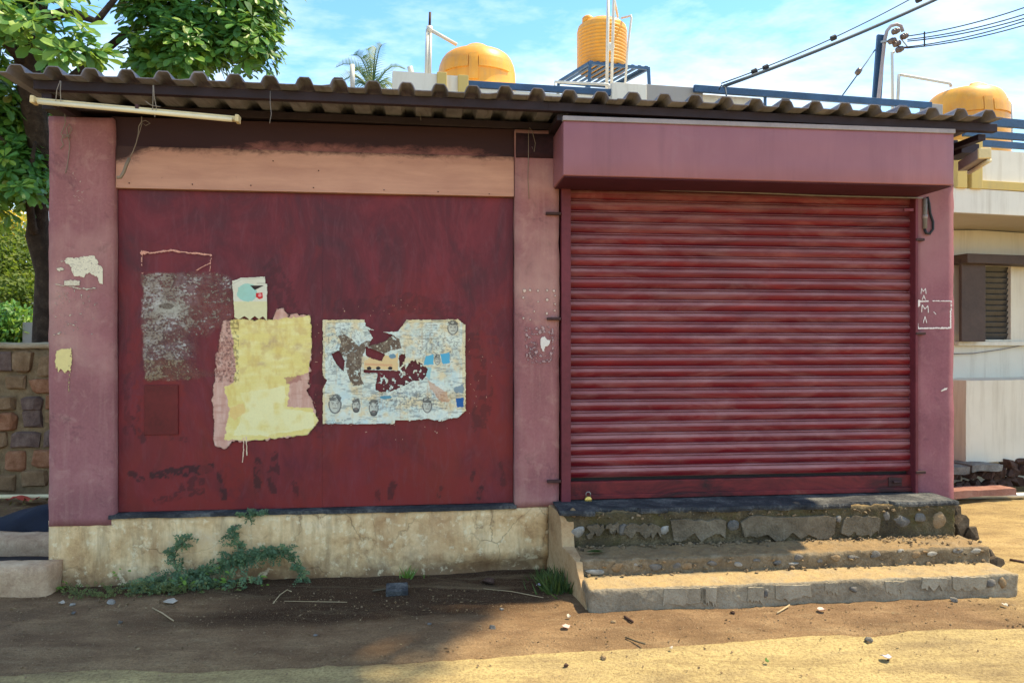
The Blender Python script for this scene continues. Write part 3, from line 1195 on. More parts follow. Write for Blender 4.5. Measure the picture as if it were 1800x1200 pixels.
def attr_grid(name, x0, x1, z0, z1, yfn, nx, nz, fields, back=.03):
    X, Z = np.meshgrid(np.linspace(x0, x1, nx), np.linspace(z0, z1, nz))
    Y = yfn(X, Z)
    I = np.arange(nx * nz).reshape(nz, nx)
    F = np.stack([I[:-1, :-1].ravel(), I[:-1, 1:].ravel(), I[1:, 1:].ravel(), I[1:, :-1].ravel()], 1).tolist()
    V = np.stack([X.ravel(), Y.ravel(), Z.ravel()], 1).tolist()
    o = len(V)
    ring = list(I[0, :]) + list(I[1:, -1]) + list(I[-1, -2::-1]) + list(I[-2:0, 0])
    V += [[V[k][0], back, V[k][2]] for k in ring]
    m = len(ring)
    for k in range(m):
        F.append([ring[(k + 1) % m], ring[k], o + k, o + (k + 1) % m])
    me = bpy.data.meshes.new(name)
    me.from_pydata(V, [], F)
    for nm, fn in fields.items():
        a = fn(X, Z).ravel()
        a = np.concatenate([a, np.zeros(m)])
        at = me.attributes.new(nm, 'FLOAT', 'POINT')
        at.data.foreach_set('value', a.astype(np.float32))
    me.update()
    return me


part('top_beam', shift(attr_grid('top_beam', *SOOTWALL), shop), M['sootwall'], shop)
# peach lintel with a soot line along its upper edge
lz0, lz1 = 2.742, 3.035
lin = attr_grid('lintel', pl_r + .004, pm_l - .004, lz0, lz1, lambda X, Z: .020 + .012 * (Z - lz0) / .3 + X * 0, 120, 24,
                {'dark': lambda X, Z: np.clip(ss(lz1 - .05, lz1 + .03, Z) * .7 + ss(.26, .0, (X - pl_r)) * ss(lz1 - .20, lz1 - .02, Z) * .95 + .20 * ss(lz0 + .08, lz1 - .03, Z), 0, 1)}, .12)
lint = part('lintel', shift(lin, shop), M['lintel'], shop)
for px_, py_ in ((227, 322), (338, 324), (441, 326), (551, 330), (675, 334), (770, 337), (860, 341), (480, 283), (560, 300)):
    s_, z_ = FAC.at(px_, py_, .018)
    part('rivet', MB().lathe((s_, .019, z_), [(.0045, 0), (.004, .004), (.001, .006)], 8, (0, -1, 0)), M['iron'], lint)

# sheet door: two flush panels, with a small hatch
door_top, door_bot = 2.738, .492
sd = FAC.s(567, .06)


class _D:
    pass


dr = Ras(200, 320, 910, 910, .5, 3)
dk = np.zeros(dr.X.shape)
rd = np.zeros(dr.X.shape)
rgD = random.Random(5)


def smear(pts, w, a, arr):
    m = dr.mline(pts, w, w * .35, 14, rgD.randint(1, 90)) * (.25 + .75 * (dr.f(9, rgD.randint(1, 90)) > .46))
    return np.maximum(arr, m * a)


for (pts, w, a) in [([(270, 832), (320, 828), (372, 820)], 16, .9), ([(230, 833), (250, 842)], 12, .8), ([(275, 880), (320, 868), (352, 862)], 12, .6), ([(320, 856), (350, 845)], 18, .6),
                    ([(390, 830), (392, 870)], 14, .8), ([(450, 810), (452, 860)], 12, .8), ([(482, 800), (478, 860)], 16, .7), ([(516, 850), (518, 872)], 12, .6),
                    ([(230, 735), (250, 770)], 14, .6), ([(245, 700), (238, 760)], 8, .5), ([(265, 735), (270, 760)], 9, .6), ([(665, 860), (662, 876)], 9, .7),
                    ([(690, 850), (686, 872)], 12, .75), ([(775, 858), (772, 870)], 9, .6), ([(845, 858), (841, 876)], 10, .9), ([(832, 825), (828, 840)], 8, .7), ([(880, 815), (884, 850)], 10, .5),
                    ([(560, 660), (558, 760)], 22, .5), ([(830, 600), (850, 690), (840, 740)], 30, .45), ([(600, 540), (720, 530), (800, 548)], 30, .35),
                    ([(225, 600), (222, 760)], 10, .35), ([(300, 770), (330, 772)], 8, .4), ([(480, 470), (500, 520), (510, 540)], 34, .45), ([(700, 890), (800, 886)], 6, .5)]:
    dk = smear(pts, w, a, dk)
for (pts, w, a) in [([(258, 690), (300, 690)], 60, .8), ([(258, 740), (300, 740)], 50, .8), ([(245, 590), (230, 650)], 30, .5), ([(395, 800), (410, 870)], 22, .9), ([(420, 780), (420, 840)], 30, .7),
                    ([(850, 600), (890, 660)], 34, .6), ([(230, 880), (400, 884), (560, 880)], 14, .5), ([(600, 800), (700, 812)], 40, .5), ([(640, 862), (860, 850)], 30, .35), ([(560, 770), (580, 790)], 30, .5)]:
    rd = smear(pts, w, a, rd)


def samp(arr):
    def fn(X, Z):
        # façade coordinates back to picture coordinates of the paint map
        ca, sa = math.cos(FAC.a), math.sin(FAC.a)
        WX = X * ca - .06 * sa
        WY = FAC.y0 + X * sa + .06 * ca
        px = 900 + FPX * WX / WY
        py = 600 - (Z - CAMZ) * FPX / WY
        i = np.clip(((py - 320) * .5).astype(int), 0, arr.shape[0] - 1)
        j = np.clip(((px - 200) * .5).astype(int), 0, arr.shape[1] - 1)
        return arr[i, j]
    return fn


door = part('sheet_door', MB().box(pl_r - .02, pm_l + .02, .095, .12, door_bot - .01, door_top + .02), M['soot'], shop)


def doory(X, Z):
    return .062 + .006 * np.sin(X * 1.7 + 1) * np.sin(Z * 1.3) + .002 * np.sin(X * 6 + Z * 3)


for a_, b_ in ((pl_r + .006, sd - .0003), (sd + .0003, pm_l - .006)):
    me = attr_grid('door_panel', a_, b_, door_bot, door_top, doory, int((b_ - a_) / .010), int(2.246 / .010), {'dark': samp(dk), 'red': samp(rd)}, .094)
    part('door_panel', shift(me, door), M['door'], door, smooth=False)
hx0, hz0 = FAC.at(254, 764, .055)
hx1, hz1 = FAC.at(313, 676, .055)
part('hatch', MB().box(hx0, hx1, .052, .066, hz0, hz1), M['hatch'], door, .002)
# dark stone door sill
mbs = MB().rough(pl_r - .03, pm_l + .012, -.018, .14, .458, .488, .035, .004, 5, .6, .003)
part('door_sill', mbs, M['slate'], shop, smooth=False)

# ---- roller shutter in its guides
DS = .05
ss0, ss1 = FAC.s(1000, DS), FAC.s(1598, DS)
sh_bot, sh_top = .512, 2.80
PITCH = .0828
shut = part('roller_shutter', MB().box(ss0 - .03, ss1 + .03, DS + .035, DS + .05, sh_bot, sh_top + .15), M['interior'], shop)
prof = [(0, .004), (-.0045, -.010), (-.0085, -.0115), (-.0108, -.004), (-.0122, .005), (-.0140, .005), (-.0170, -.003), (-.022, -.0075), (-.030, -.0125), (-.040, -.0155), (-.051, -.0145), (-.061, -.0100),
        (-.069, -.0040), (-.0765, .002), (-.0805, .008), (-.0828, .008)]
mb = MB()
V = [(x, y, z) for x in (0, ss1 - ss0 + .02) for z, y in prof]
k_ = len(prof)
mb.add(V, [(i, i + 1, k_ + i + 1, k_ + i) for i in range(k_ - 1)])
slat_me = mb.mesh('slat', None, False)
slat_me.materials.append(M['slat'])
nsl = int((sh_top - sh_bot - .15) / PITCH) + 1
rs = random.Random(2)
ztop = .512 + .155 + nsl * PITCH
for i in range(nsl):
    o = part('slat', slat_me, None, shut)
    o.location = (ss0 - .01, DS + rs.uniform(-.0015, .0015), ztop - i * PITCH + rs.uniform(-.0012, .0012))
    o.rotation_euler = (rs.uniform(-.01, .01), rs.uniform(-.0008, .0008), 0)
br_ = MB().box(ss0 - .005, ss1 + .005, DS - .022, DS + .02, .514, .640)
part('bottom_rail', br_, M['rail_bottom'], shut, .006)
part('bottom_lip', MB().box(ss0 - .005, ss1 + .005, DS - .040, DS - .0225, .512, .546), M['rail_bottom'], shut, .004)
hs_, hz_ = FAC.at(1574, 846, DS - .03)
lockp = part('lock_plate', MB().box(hs_ - .055, hs_ + .055, DS - .030, DS - .0225, hz_ - .035, hz_ + .03), M['iron'], shut, .003)
part('lock_plate', MB().tube([(hs_ - .03, DS - .05, hz_), (hs_ + .03, DS - .05, hz_)], .011, 8), M['iron'], shut)
for a_, b_ in ((FAC.s(986), ss0), (ss1, FAC.s(1610))):
    g = MB()
    g.box(a_, b_, -.028, -.012, .5, 2.86)
    g.box(a_, a_ + .012, -.012, .09, .5, 2.86)
    g.box(b_ - .012, b_, -.012, .02, .5, 2.86)
    part('guide_rail', g, M['rail_red'], shut, .003)
for (x0_, x1_, py_) in ((960, 984, 375), (962, 984, 560), (962, 984, 846)):
    a_ = FAC.at(x0_, py_, -.03)
    b_ = FAC.at(x1_ + 2, py_, -.03)
    part('bracket', MB().box(a_[0], b_[0], -.036, -.008, a_[1] - .010, a_[1] + .010), M['iron'], shut, .003)
for (x0_, x1_, py_) in ((1610, 1625, 421), (1610, 1627, 586), (1610, 1627, 830)):
    a_ = FAC.at(x0_, py_, -.03)
    b_ = FAC.at(x1_, py_, -.03)
    part('bracket', MB().box(a_[0], b_[0], -.036, -.008, a_[1] - .010, a_[1] + .010), M['iron'], shut, .003)
a_ = FAC.at(1592, 369, -.03)
part('bracket', MB().box(a_[0] - .02, a_[0] + .06, -.040, -.0285, a_[1] - .012, a_[1] + .012), M['rail_red'], shut, .003)

# ---- hood over the shutter
PH = .42
h0 = FAC.s(990, -PH)
h1 = FAC.s(1677, -PH)
hzb, hzt = CAMZ + 1.125, CAMZ + 1.50
hood = part('shutter_box', MB().rough(h0, h1, -PH, -.009, hzb, hzt, .12, .004, 1.3, .15), M['hood'], shop, .008, True)
part('underside', MB().box(h0 + .012, h1 - .012, -PH + .012, -.012, hzb - .009, hzb - .003), M['under'], hood, .002)  # thin panel added to carry the hood's underside shade in its colour
mb = MB().box(h0 - .004, h1 + .004, -PH - .012, -PH + .03, hzt - .004, hzt + .028)
part('edge_strip', mb, M['strip'], hood, .003)
mb = MB()
zz0 = FAC.z(1300, 345, -.05)
mb.tube([(FAC.s(1160, -.05), -.05, FAC.z(1160, 334, -.05)), (FAC.s(1300, -.05), -.05, FAC.z(1300, 338, -.05)), (FAC.s(1450, -.05), -.05, FAC.z(1450, 344, -.05)), (FAC.s(1622, -.05), -.05, FAC.z(1622, 348, -.05))], .006, 6)
part('conduit', mb, M['wire_grey'], shop, smooth=True)

# ---- roof of corrugated sheets
RY0, RY1 = -.50, 3.35
r0, r1 = FAC.s(0, RY0) - .01, FAC.s(1760, RY0)
NC = 31
RP = (r1 - r0) / NC


def roofz(s, y):
    zf = np.interp(s, [r0, 0, r1], [CAMZ + 1.648, CAMZ + 1.628, CAMZ + 1.585])
    return zf


CP = [(-.5, 0), (-.25, .002), (-.175, .036), (-.120, .049), (.120, .049), (.175, .036), (.25, .002), (.5, 0)]
rsheet = random.Random(4)
per = [5, 4, 5, 4, 5, 4, 4]
c0 = 0
for si, npc in enumerate(per):
    pr_ = []
    for j in range(npc):
        for (u, h) in (CP if j == 0 else CP[1:]):
            pr_.append((r0 + (c0 + j + .5 + u) * RP, h))
    # the last corrugation laps over the next sheet
    if si < len(per) - 1:
        for (u, h) in CP[1:5]:
            pr_.append((r0 + (c0 + npc + .5 + u) * RP, h + .007))
    dz, dy = rsheet.uniform(-.003, .003), rsheet.uniform(-.02, .015)
    ys = [RY0 + dy, 0.0, 1.2, RY1]
    mb = MB()
    V = []
    for yy in ys:
        for (sx, h) in pr_:
            w = .004 * noise.noise(Vector((sx * 2, yy * 2, 1)))
            V.append((sx, yy, float(roofz(sx, yy)) + h + dz + w + (.001 * si)))
    m = len(pr_)
    mb.add(V, [(a * m + i, a * m + i + 1, (a + 1) * m + i + 1, (a + 1) * m + i) for a in range(3) for i in range(m - 1)])
    o = part('roof_sheet', mb, M['roof'], shop)
    sm = o.modifiers.new('thickness', 'SOLIDIFY')
    sm.thickness = .006
    sm.offset = 1
    c0 += npc
# purlins under the sheets
pz = lambda s, y=-.385: float(roofz(s, y)) - .032
for yy, e0, e1 in ((-.385, FAC.s(62, -.385), sR + .03), (.9, sL, sR + .1), (1.9, sL, sR + .1)):
    part('purlin', MB().beam((e0, yy, pz(e0, yy)), (.2, yy, pz(.2, yy)), .05, .058), M['purlin'], shop, .003)
    part('purlin', MB().beam((.2, yy, pz(.2, yy)), (e1, yy, pz(e1, yy)), .05, .058), M['purlin'], shop, .003)
for s_ in (sL + .16, .3, sR - .05):
    part('rafter', MB().beam((s_, -.357, pz(s_) - .055), (s_, 3.0, pz(s_, 3.0) - .055), .06, .044), M['purlin'], shop, .003)
# back wall of soffit at the right end
a_ = FAC.at(1685, 250, -.05)
part('rafter_end', MB().box(sR - .03, sR + .12, -.12, .1, pz(sR) - .11, pz(sR) - .035), M['purlin'], shop, .004)

# ------------------------------------------------------------------ the steps
steps = thing('stone_steps', 'three crumbling concrete steps with embedded stones below the roller shutter', 'steps', (1.8, -.4, 0), FAC.F)
st1 = part('step', MB().rough(.39, 3.285, -.86, -.585, -.10, .140, .018, .007, 7, .9, .004), M['step1'], steps, smooth=True)
st2 = part('step', MB().rough(.385, 3.31, -.595, -.28, -.10, .246, .018, .010, 7, .9, .006), M['step'], steps, smooth=True)
st3 = part('step', MB().rough(.335, 3.27, -.29, .012, -.10, .480, .018, .012, 7, .9, .006), M['step_top'], steps, smooth=True)
slab = MB()
V = []
nx = 160
for i in range(nx + 1):
    x = .300 + (3.285 - .300) * i / nx
    f = -.300 + .045 * noise.noise(Vector((x * 3, 0, 0))) + .035 * noise.noise(Vector((x * 9, 4, 0))) + .018 * noise.noise(Vector((x * 30, 4, 0))) + (.05 if noise.noise(Vector((x * 2.1, 8, 2))) > .28 else 0)
    zt = .503 + .004 * noise.noise(Vector((x * 4, 1, 1)))
    zb = .470 - .006 * noise.noise(Vector((x * 7, 3, 1)))
    V += [(x, f, zb), (x, f - .004, (zt + zb) / 2), (x, f + .004, zt), (x, -.03, zt + .003), (x, .05, zt + .004)]
slab.add(V, [(i * 5 + j, i * 5 + j + 1, (i + 1) * 5 + j + 1, (i + 1) * 5 + j) for i in range(nx) for j in range(4)])
slab.add([V[k] for k in range(5)], [(0, 1, 2, 3, 4)])
slab.add([V[nx * 5 + k] for k in range(5)], [(4, 3, 2, 1, 0)])
part('stone_slab', slab, M['slate'], steps)
# plastered left flank, stepped like the steps behind it
flank = [(.0, .482), (-.10, .480), (-.20, .478), (-.268, .470), (-.290, .42), (-.300, .33), (-.318, .262), (-.42, .258), (-.53, .250), (-.590, .236), (-.612, .18), (-.66, .115), (-.74, .05), (-.80, -.02), (-.80, -.12), (.0, -.12)]
mb = MB()
V = []
for (y, z) in flank:
    n_ = noise.noise(Vector((y * 7, z * 7, 2)))
    V.append((.268 + .145 * -y + .010 * n_, y, z + .004 * n_))
V += [(.40, y, z - .004) for (y, z) in flank]
nf = len(flank)
mb.add(V, [tuple(range(nf))] + [(i, i + nf, (i + 1) % nf + nf, (i + 1) % nf) for i in range(nf)])
part('side_plaster', mb, M['side_plaster'], steps, .004)


def fstone(par, px, py, wpx, hpx, d, mat, seed, proud=.022):
    s, z = FAC.at(px, py, d)
    k = (FAC.y0 + d) / FPX
    o = part('stone', MB().stone((s, d + .004, z), wpx * k / 1.85, proud * 1.15, hpx * k / 1.85, seed, 16), M[mat], par, smooth=True)
    sb = o.modifiers.new('rounding', 'SUBSURF')
    sb.levels = sb.render_levels = 1


# upper riser
for i, (x, y, w, h, mt) in enumerate([(1016, 935, 30, 24, 'stone_pale'), (1097, 932, 26, 28, 'stone_grey'), (1169, 928, 22, 26, 'stone_pale'), (1227, 922, 20, 16, 'stone_pale'),
                                      (1288, 922, 28, 26, 'stone_grey'), (1355, 915, 16, 12, 'stone_grey'), (1417, 919, 16, 14, 'stone_pale'), (1476, 911, 20, 14, 'stone_grey'),
                                      (1534, 909, 12, 14, 'stone_pale'), (1585, 915, 40, 26, 'stone_grey'), (1618, 911, 26, 24, 'stone_grey'), (1651, 915, 30, 36, 'stone_brown'),
                                      (1560, 908, 20, 22, 'stone_grey'), (1140, 938, 14, 10, 'stone_grey'), (1008, 902, 14, 22, 'stone_brown')]):
    fstone(st3, x, y, w, h, -.29, mt, 100 + i)
# flat grey render patches left between them
rp = random.Random(8)
for i, (x0_, x1_, y0_, y1_) in enumerate([(1100, 1160, 919, 946), (1178, 1276, 911, 950), (1300, 1468, 906, 949), (1482, 1548, 904, 941), (1066, 1088, 918, 940), (1030, 1062, 920, 944)]):
    pts = []
    for t in range(10):
        u = t / 9
        pts.append((x0_ + (x1_ - x0_) * u + rp.uniform(-2, 2), y0_ + rp.uniform(-1, 5) + (8 if t in (0, 9) else 0) * rp.random()))
    for t in range(12):
        u = 1 - t / 11
        pts.append((x0_ + (x1_ - x0_) * u + rp.uniform(-3, 3) + (rp.uniform(-8, 8) if t in (0, 11) else 0), y1_ + rp.uniform(-14, 2)))
    poly = [FAC.at(a, b, -.30) for a, b in pts]
    part('render_patch', MB().prism(poly, -.309, -.27), M['patch'], st3, .002)
for i, (x, y, w, h, mt) in enumerate([(1042, 1004, 44, 14, 'stone_pale'), (1086, 997, 26, 18, 'stone_brown'), (1117, 991, 14, 12, 'stone_pale'), (1152, 998, 30, 16, 'stone_grey'), (1189, 995, 24, 16, 'stone_grey'),
                                      (1208, 994, 22, 14, 'stone_brown'), (1252, 990, 20, 12, 'stone_grey'), (1299, 990, 20, 12, 'stone_pale'), (1368, 988, 24, 9, 'stone_grey'), (1404, 980, 22, 14, 'stone_grey'),
                                      (1396, 990, 22, 8, 'stone_pale'), (1468, 980, 24, 14, 'stone_brown'), (1502, 979, 26, 10, 'stone_grey'), (1540, 974, 26, 16, 'stone_grey'), (1584, 968, 14, 10, 'stone_pale'),
                                      (1612, 974, 26, 14, 'stone_brown'), (1640, 973, 26, 11, 'stone_pale'), (1686, 968, 30, 13, 'stone_grey'), (1716, 968, 32, 12, 'stone_pale'), (1440, 986, 16, 9, 'stone_grey'),
                                      (1330, 984, 16, 10, 'stone_grey')]):
    fstone(st2, x, y, w, h, -.60, mt, 200 + i, .012)
for i, (x0_, x1_, y0_, y1_) in enumerate([(1166, 1240, 1032, 1064), (1232, 1260, 1030, 1062), (1314, 1342, 1030, 1060), (1362, 1424, 1026, 1054), (1450, 1472, 1022, 1046), (1555, 1590, 1020, 1044),
                                          (1620, 1664, 1014, 1036), (1674, 1734, 1012, 1036)]):
    pts = []
    for t in range(12):
        u = t / 11
        pts.append((x0_ + (x1_ - x0_) * u + rp.uniform(-1.5, 1.5), y0_ + rp.uniform(0, 2)))
    for t in range(12):
        u = 1 - t / 11
        pts.append((x0_ + (x1_ - x0_) * u + rp.uniform(-2, 2), y1_ + rp.uniform(-9, 3)))
    poly = [FAC.at(a, b, -.862) for a, b in pts]
    part('render_patch', MB().prism(poly, -.868, -.84), M['patch1'], st1, .002)
for i, (x, y, w, h, mt) in enumerate([(1742, 1024, 22, 22, 'stone_grey'), (1764, 1024, 22, 26, 'stone_brown'), (1500, 1036, 18, 14, 'stone_grey'), (1346, 1042, 14, 18, 'stone_grey')]):
    fstone(st1, x, y, w, h, -.865, mt, 300 + i, .02)
# broken masonry at the right end of the steps
for i, (x, y, d, w, h, mt) in enumerate([(1688, 925, -.16, 40, 50, 'stone_dark'), (1704, 938, -.22, 34, 34, 'stone_dark'), (1728, 975, -.42, 40, 32, 'stone_dark'), (1748, 988, -.52, 30, 24, 'stone_dark'), (1676, 900, -.12, 26, 40, 'stone_dark')]):
    s_, z_ = FAC.at(x, y, d)
    part('stone', MB().stone((s_, d, z_), w * .0021, .06, h * .0021, 330 + i, 18), M[mt], steps)

# crumbs of mortar and grit along the risers
rc_ = random.Random(41)
for mt_, nn_ in (('stone_brown', 260), ('step', 200), ('stone_dark', 50)):
    g = MB()
    for i in range(nn_):
        s_ = rc_.uniform(.42, 3.25)
        w_ = rc_.random()
        k = rc_.choice([.004, .006, .008, .011, .015])
        if w_ < .45:
            p_ = (s_, -.305 - abs(rc_.gauss(0, .035)), .250 + k * .3)
        elif w_ < .62:
            p_ = (s_, -.300, rc_.uniform(.43, .475))
        elif w_ < .75:
            p_ = (s_, -.612 - abs(rc_.gauss(0, .02)), .145 + k * .3)
        elif w_ < .88:
            p_ = (s_, -.604, rc_.uniform(.15, .24))
        else:
            p_ = (rc_.uniform(2.6, 3.3), rc_.uniform(-.55, -.31), .252 + k * .3)
        g.stone(p_, k * 1.2, k, k * .8, 4000 + i, 8)
    part('crumbled_mortar', g, M[mt_], steps, kind='stuff')

# ------------------------------------------------------------------ stone wall at the far left, behind
WL = Plane(-5.0, 8.1, 4.0)
wall = thing('stone_wall', 'rubble stone wall with a pale mortar capping below the trees', 'stone wall', (0, 0, 0), WL.F)
part('wall_core', MB().rough(-2.6, 2.4, .03, .35, -.1, 1.60, .10, .016, 3, .5), M['mortar'], wall, smooth=True)
part('capping', MB().rough(-2.62, 2.42, -.02, .38, 1.60, 1.665, .06, .014, 4, .5, .012), M['capping'], wall, smooth=True)
rw = random.Random(21)
zc = .06
row = 0
while zc < 1.52:
    hh = rw.uniform(.19, .26)
    if zc + hh > 1.60:
        hh = 1.60 - zc
    x = -2.6 + rw.uniform(-.1, .1)
    while x < 2.35:
        w_s = rw.uniform(.20, .38)
        part('stone', MB().block((x + w_s / 2, .035, zc + hh / 2 + rw.uniform(-.03, .03)), w_s / 2 * rw.uniform(.84, 1.0), rw.uniform(.035, .065), hh / 2 * rw.uniform(.78, 1.05), rw.randint(0, 9999)),
             M[rw.choice(['wall_red', 'wall_purple', 'wall_brown', 'wall_brown'])] if 'wall_red' in M else M['stone_brown'], wall)
        x += w_s
    zc += hh
    row += 1
M['wall_red'] = concrete('red_wall_stone', (.12, .050, .025, 1), (.27, .125, .065, 1), (.40, .22, .13, 1), 9, .7)
M['wall_purple'] = concrete('purple_wall_stone', (.065, .042, .036, 1), (.145, .098, .080, 1), (.26, .19, .15, 1), 9, .7)
M['wall_brown'] = concrete('brown_wall_stone', (.11, .066, .034, 1), (.23, .145, .078, 1), (.34, .24, .14, 1), 9, .7)
for o in wall.children:
    if o.name.startswith('stone'):
        o.data.materials.clear()
        o.data.materials.append(M[rw.choice(['wall_red', 'wall_purple', 'wall_brown', 'wall_brown'])])

# ------------------------------------------------------------------ house beyond the right end
HOU = Plane(wp(1750, 600, 8.9).x, 8.9, 13.5)
house = thing('cream_house', 'cream single storey house with yellow trimmed parapet beyond the right pillar', 'house', (0, 0, 0), HOU.F)
hl, hr = HOU.s(1600), HOU.s(1600) + 7.0
PO = -.9
part('wall', MB().rough(hl - .6, HOU.s(1700), 0, .2, -.1, 3.0, .3, .004), M['house'], house)
wx0, wz1 = HOU.at(1713, 462)
wx1, wz0 = HOU.at(1777, 600)
lx0 = HOU.s(1677)
g = MB()
g.box(HOU.s(1676), hr, 0, .2, -.1, wz0)
g.box(HOU.s(1676), hr, 0, .2, wz1 + .03, 3.06)
g.box(wx1 + .012, hr, 0, .2, wz0, wz1 + .03)
part('wall', g, M['house'], house)
part('roof_slab', MB().box(hl - .6, hr, PO, 3.4, HOU.z(1750, 378, PO), HOU.z(1750, 378, PO) + .14), M['soffit'], house)
part('fascia', MB().rough(hl - .6, hr, PO - .012, PO + .1, HOU.z(1750, 378, PO) + .006, HOU.z(1750, 335, PO), .25, .003), M['house_white'], house)
part('parapet', MB().rough(HOU.s(1722, PO), hr, PO + .02, PO + .14, HOU.z(1750, 334, PO), HOU.z(1750, 263, PO), .25, .003), M['house_white'], house)
part('parapet_band', MB().box(HOU.s(1722, PO), hr, PO - .02, PO + .10, HOU.z(1750, 334, PO), HOU.z(1750, 319, PO)), M['house_yellow'], house, .004)
for a_, b_, t_ in ((1678, 1695, 250), (1703, 1722, 244)):
    part('column', MB().box(HOU.s(a_, PO), HOU.s(b_, PO), PO - .04, PO + .16, HOU.z(1710, 333, PO), HOU.z(1710, t_, PO)), M['house_yellow'], house, .006)
part('parapet', MB().box(hl - .6, HOU.s(1703, PO), PO + .06, PO + .16, HOU.z(1710, 333, PO), HOU.z(1710, 262, PO)), M['house_white'], house)
# rails on the parapet
for y0_, th in ((212, 15), (235, 12), (251, 11)):
    z_ = HOU.z(1750, y0_, PO)
    part('rail', MB().box(HOU.s(1700 if y0_ != 251 else 1722, PO), hr, PO + .03, PO + .07, z_ - th * .0031, z_ + th * .0031), M['blue_steel'], house, .004)
part('rail_post', MB().box(HOU.s(1835, PO), HOU.s(1843, PO), PO + .02, PO + .08, HOU.z(1750, 264, PO), HOU.z(1750, 205, PO)), M['blue_steel'], house, .004)
# window
win = part('window', MB().box(HOU.s(1712), wx1 + .012, .10, .12, wz0, wz1), M['interior'], house)
g = MB()
fw = .035
g.box(wx0, wx0 + fw, -.02, .06, wz0, wz1)
g.box(wx1 - .022, wx1 + .014, -.02, .06, wz0 - .01, wz1)
g.box(wx0 + fw, wx1 - .022, -.02, .06, wz1 - .035, wz1)
g.box(wx0 + fw, wx1 - .022, -.02, .06, wz0, wz0 + .022)
part('frame', g, M['house'], win, .004)
nl = 13
for i in range(nl):
    z_ = wz0 + .03 + (wz1 - wz0 - .07) * (i + .5) / nl
    part('pane', MB().obox(((wx0 + fw + wx1 - .022) / 2, .03, z_), ((wx1 - wx0 - fw - .024) / 2, 0, 0), (0, .014, -.034), (0, .003, .002)), M['pane'], win)
part('shutter_leaf', MB().box(lx0 - .05, wx0 - .004, -.16, -.12, wz0 - .0, HOU.z(1690, 455, -.14)), M['brown_wood'], win, .005)
g = MB().box(lx0 - .05, hr - 4, -.24, .0, HOU.z(1750, 468), HOU.z(1750, 452))
part('window_hood', g, M['brown_wood'], house, .006)
part('window_sill', MB().box(HOU.s(1678), hr - 4, -.06, .0, wz0 - .05, wz0 - .002), M['house'], house, .004)
# raised block along the foot of the wall
part('wall_base', MB().rough(HOU.s(1698, -.5), hr, -.5, -.002, HOU.z(1740, 812, -.5), HOU.z(1740, 668, -.5), .2, .006), M['house'], house, smooth=False)
part('wall_base', MB().box(HOU.s(1640, -.3), HOU.s(1698, -.5) - .003, -.3, -.002, HOU.z(1740, 800, -.3), HOU.z(1690, 672, -.3)), M['house_tan'], house, .006)

# stone ledge and rubble at its foot
M['ledge'] = concrete('grey_ledge_slab', (.07, .068, .06, 1), (.17, .165, .15, 1), (.32, .31, .28, 1), 5, .5)
led = thing('stone_ledge', 'dark slab ledge and rubble footing under the cream house wall', 'ledge', (0, 0, 0), HOU.F)
lz = HOU.z(1700, 818, -.7)
for i, (a_, b_, yy) in enumerate(((1640, 1706, -.72), (1709, 1765, -.68))):
    part('slab', MB().rough(HOU.s(a_, yy), HOU.s(b_, yy), yy, -.30, lz - .09, lz, .08, .012, 4, .5, .01), M['ledge'], led)
rr = random.Random(31)
for i in range(16):
    x_ = HOU.s(1650 + i * 11, -.6) + rr.uniform(-.02, .02)
    for j in range(2):
        part('rubble_stone', MB().stone((x_, -.56 + rr.uniform(-.04, .04), .10 + j * .13 + rr.uniform(-.02, .02)), .062, .07, .066, 700 + i * 3 + j, 14), M['rubble'], led)
for i in range(12):
    x_ = HOU.s(1768 + i * 12, -.5)
    part('rubble_stone', MB().stone((x_, -.50 + rr.uniform(-.06, .06), lz - .04 + rr.uniform(-.05, .03)), .08, .09, .06, 800 + i, 14), M['rubble'], led)
solo('stone_slab', MB().rough(HOU.s(1640, -.9), HOU.s(1778, -.9), -.97, -.76, .06, .145, .07, .006, 4, .5, .008), M['red_slab'], 'reddish stone slab lying beside the silver pipe under the cream house', 'slab', HOU.F)
pp = [gp(1600, 873, .045), gp(1690, 872, .045), gp(1800, 870, .045), gp(2100, 865, .045)]
solo('metal_pipe', MB().tube(pp, .030, 12), M['silver'], 'long silver pipe lying on the ground beyond the right pillar', 'pipe', smooth=True)
solo('wall_cable', MB().tube([(HOU.s(x, -.02), -.02, HOU.z(x, y, -.02)) for x, y in ((1660, 404), (1720, 404), (1800, 409), (1900, 412))], .005, 5), M['cable'],
     'thin dark cable running along the cream wall above the window', 'cable', HOU.F, smooth=True)
solo('wall_cable', MB().tube([(HOU.s(x, -.03), -.03, HOU.z(x, y, -.03)) for x, y in ((1670, 622), (1710, 621), (1760, 614), (1800, 606), (1860, 590))], .006, 5), M['wire_grey'],
     'thin grey cable sagging across the cream wall under the window', 'cable', HOU.F, smooth=True)

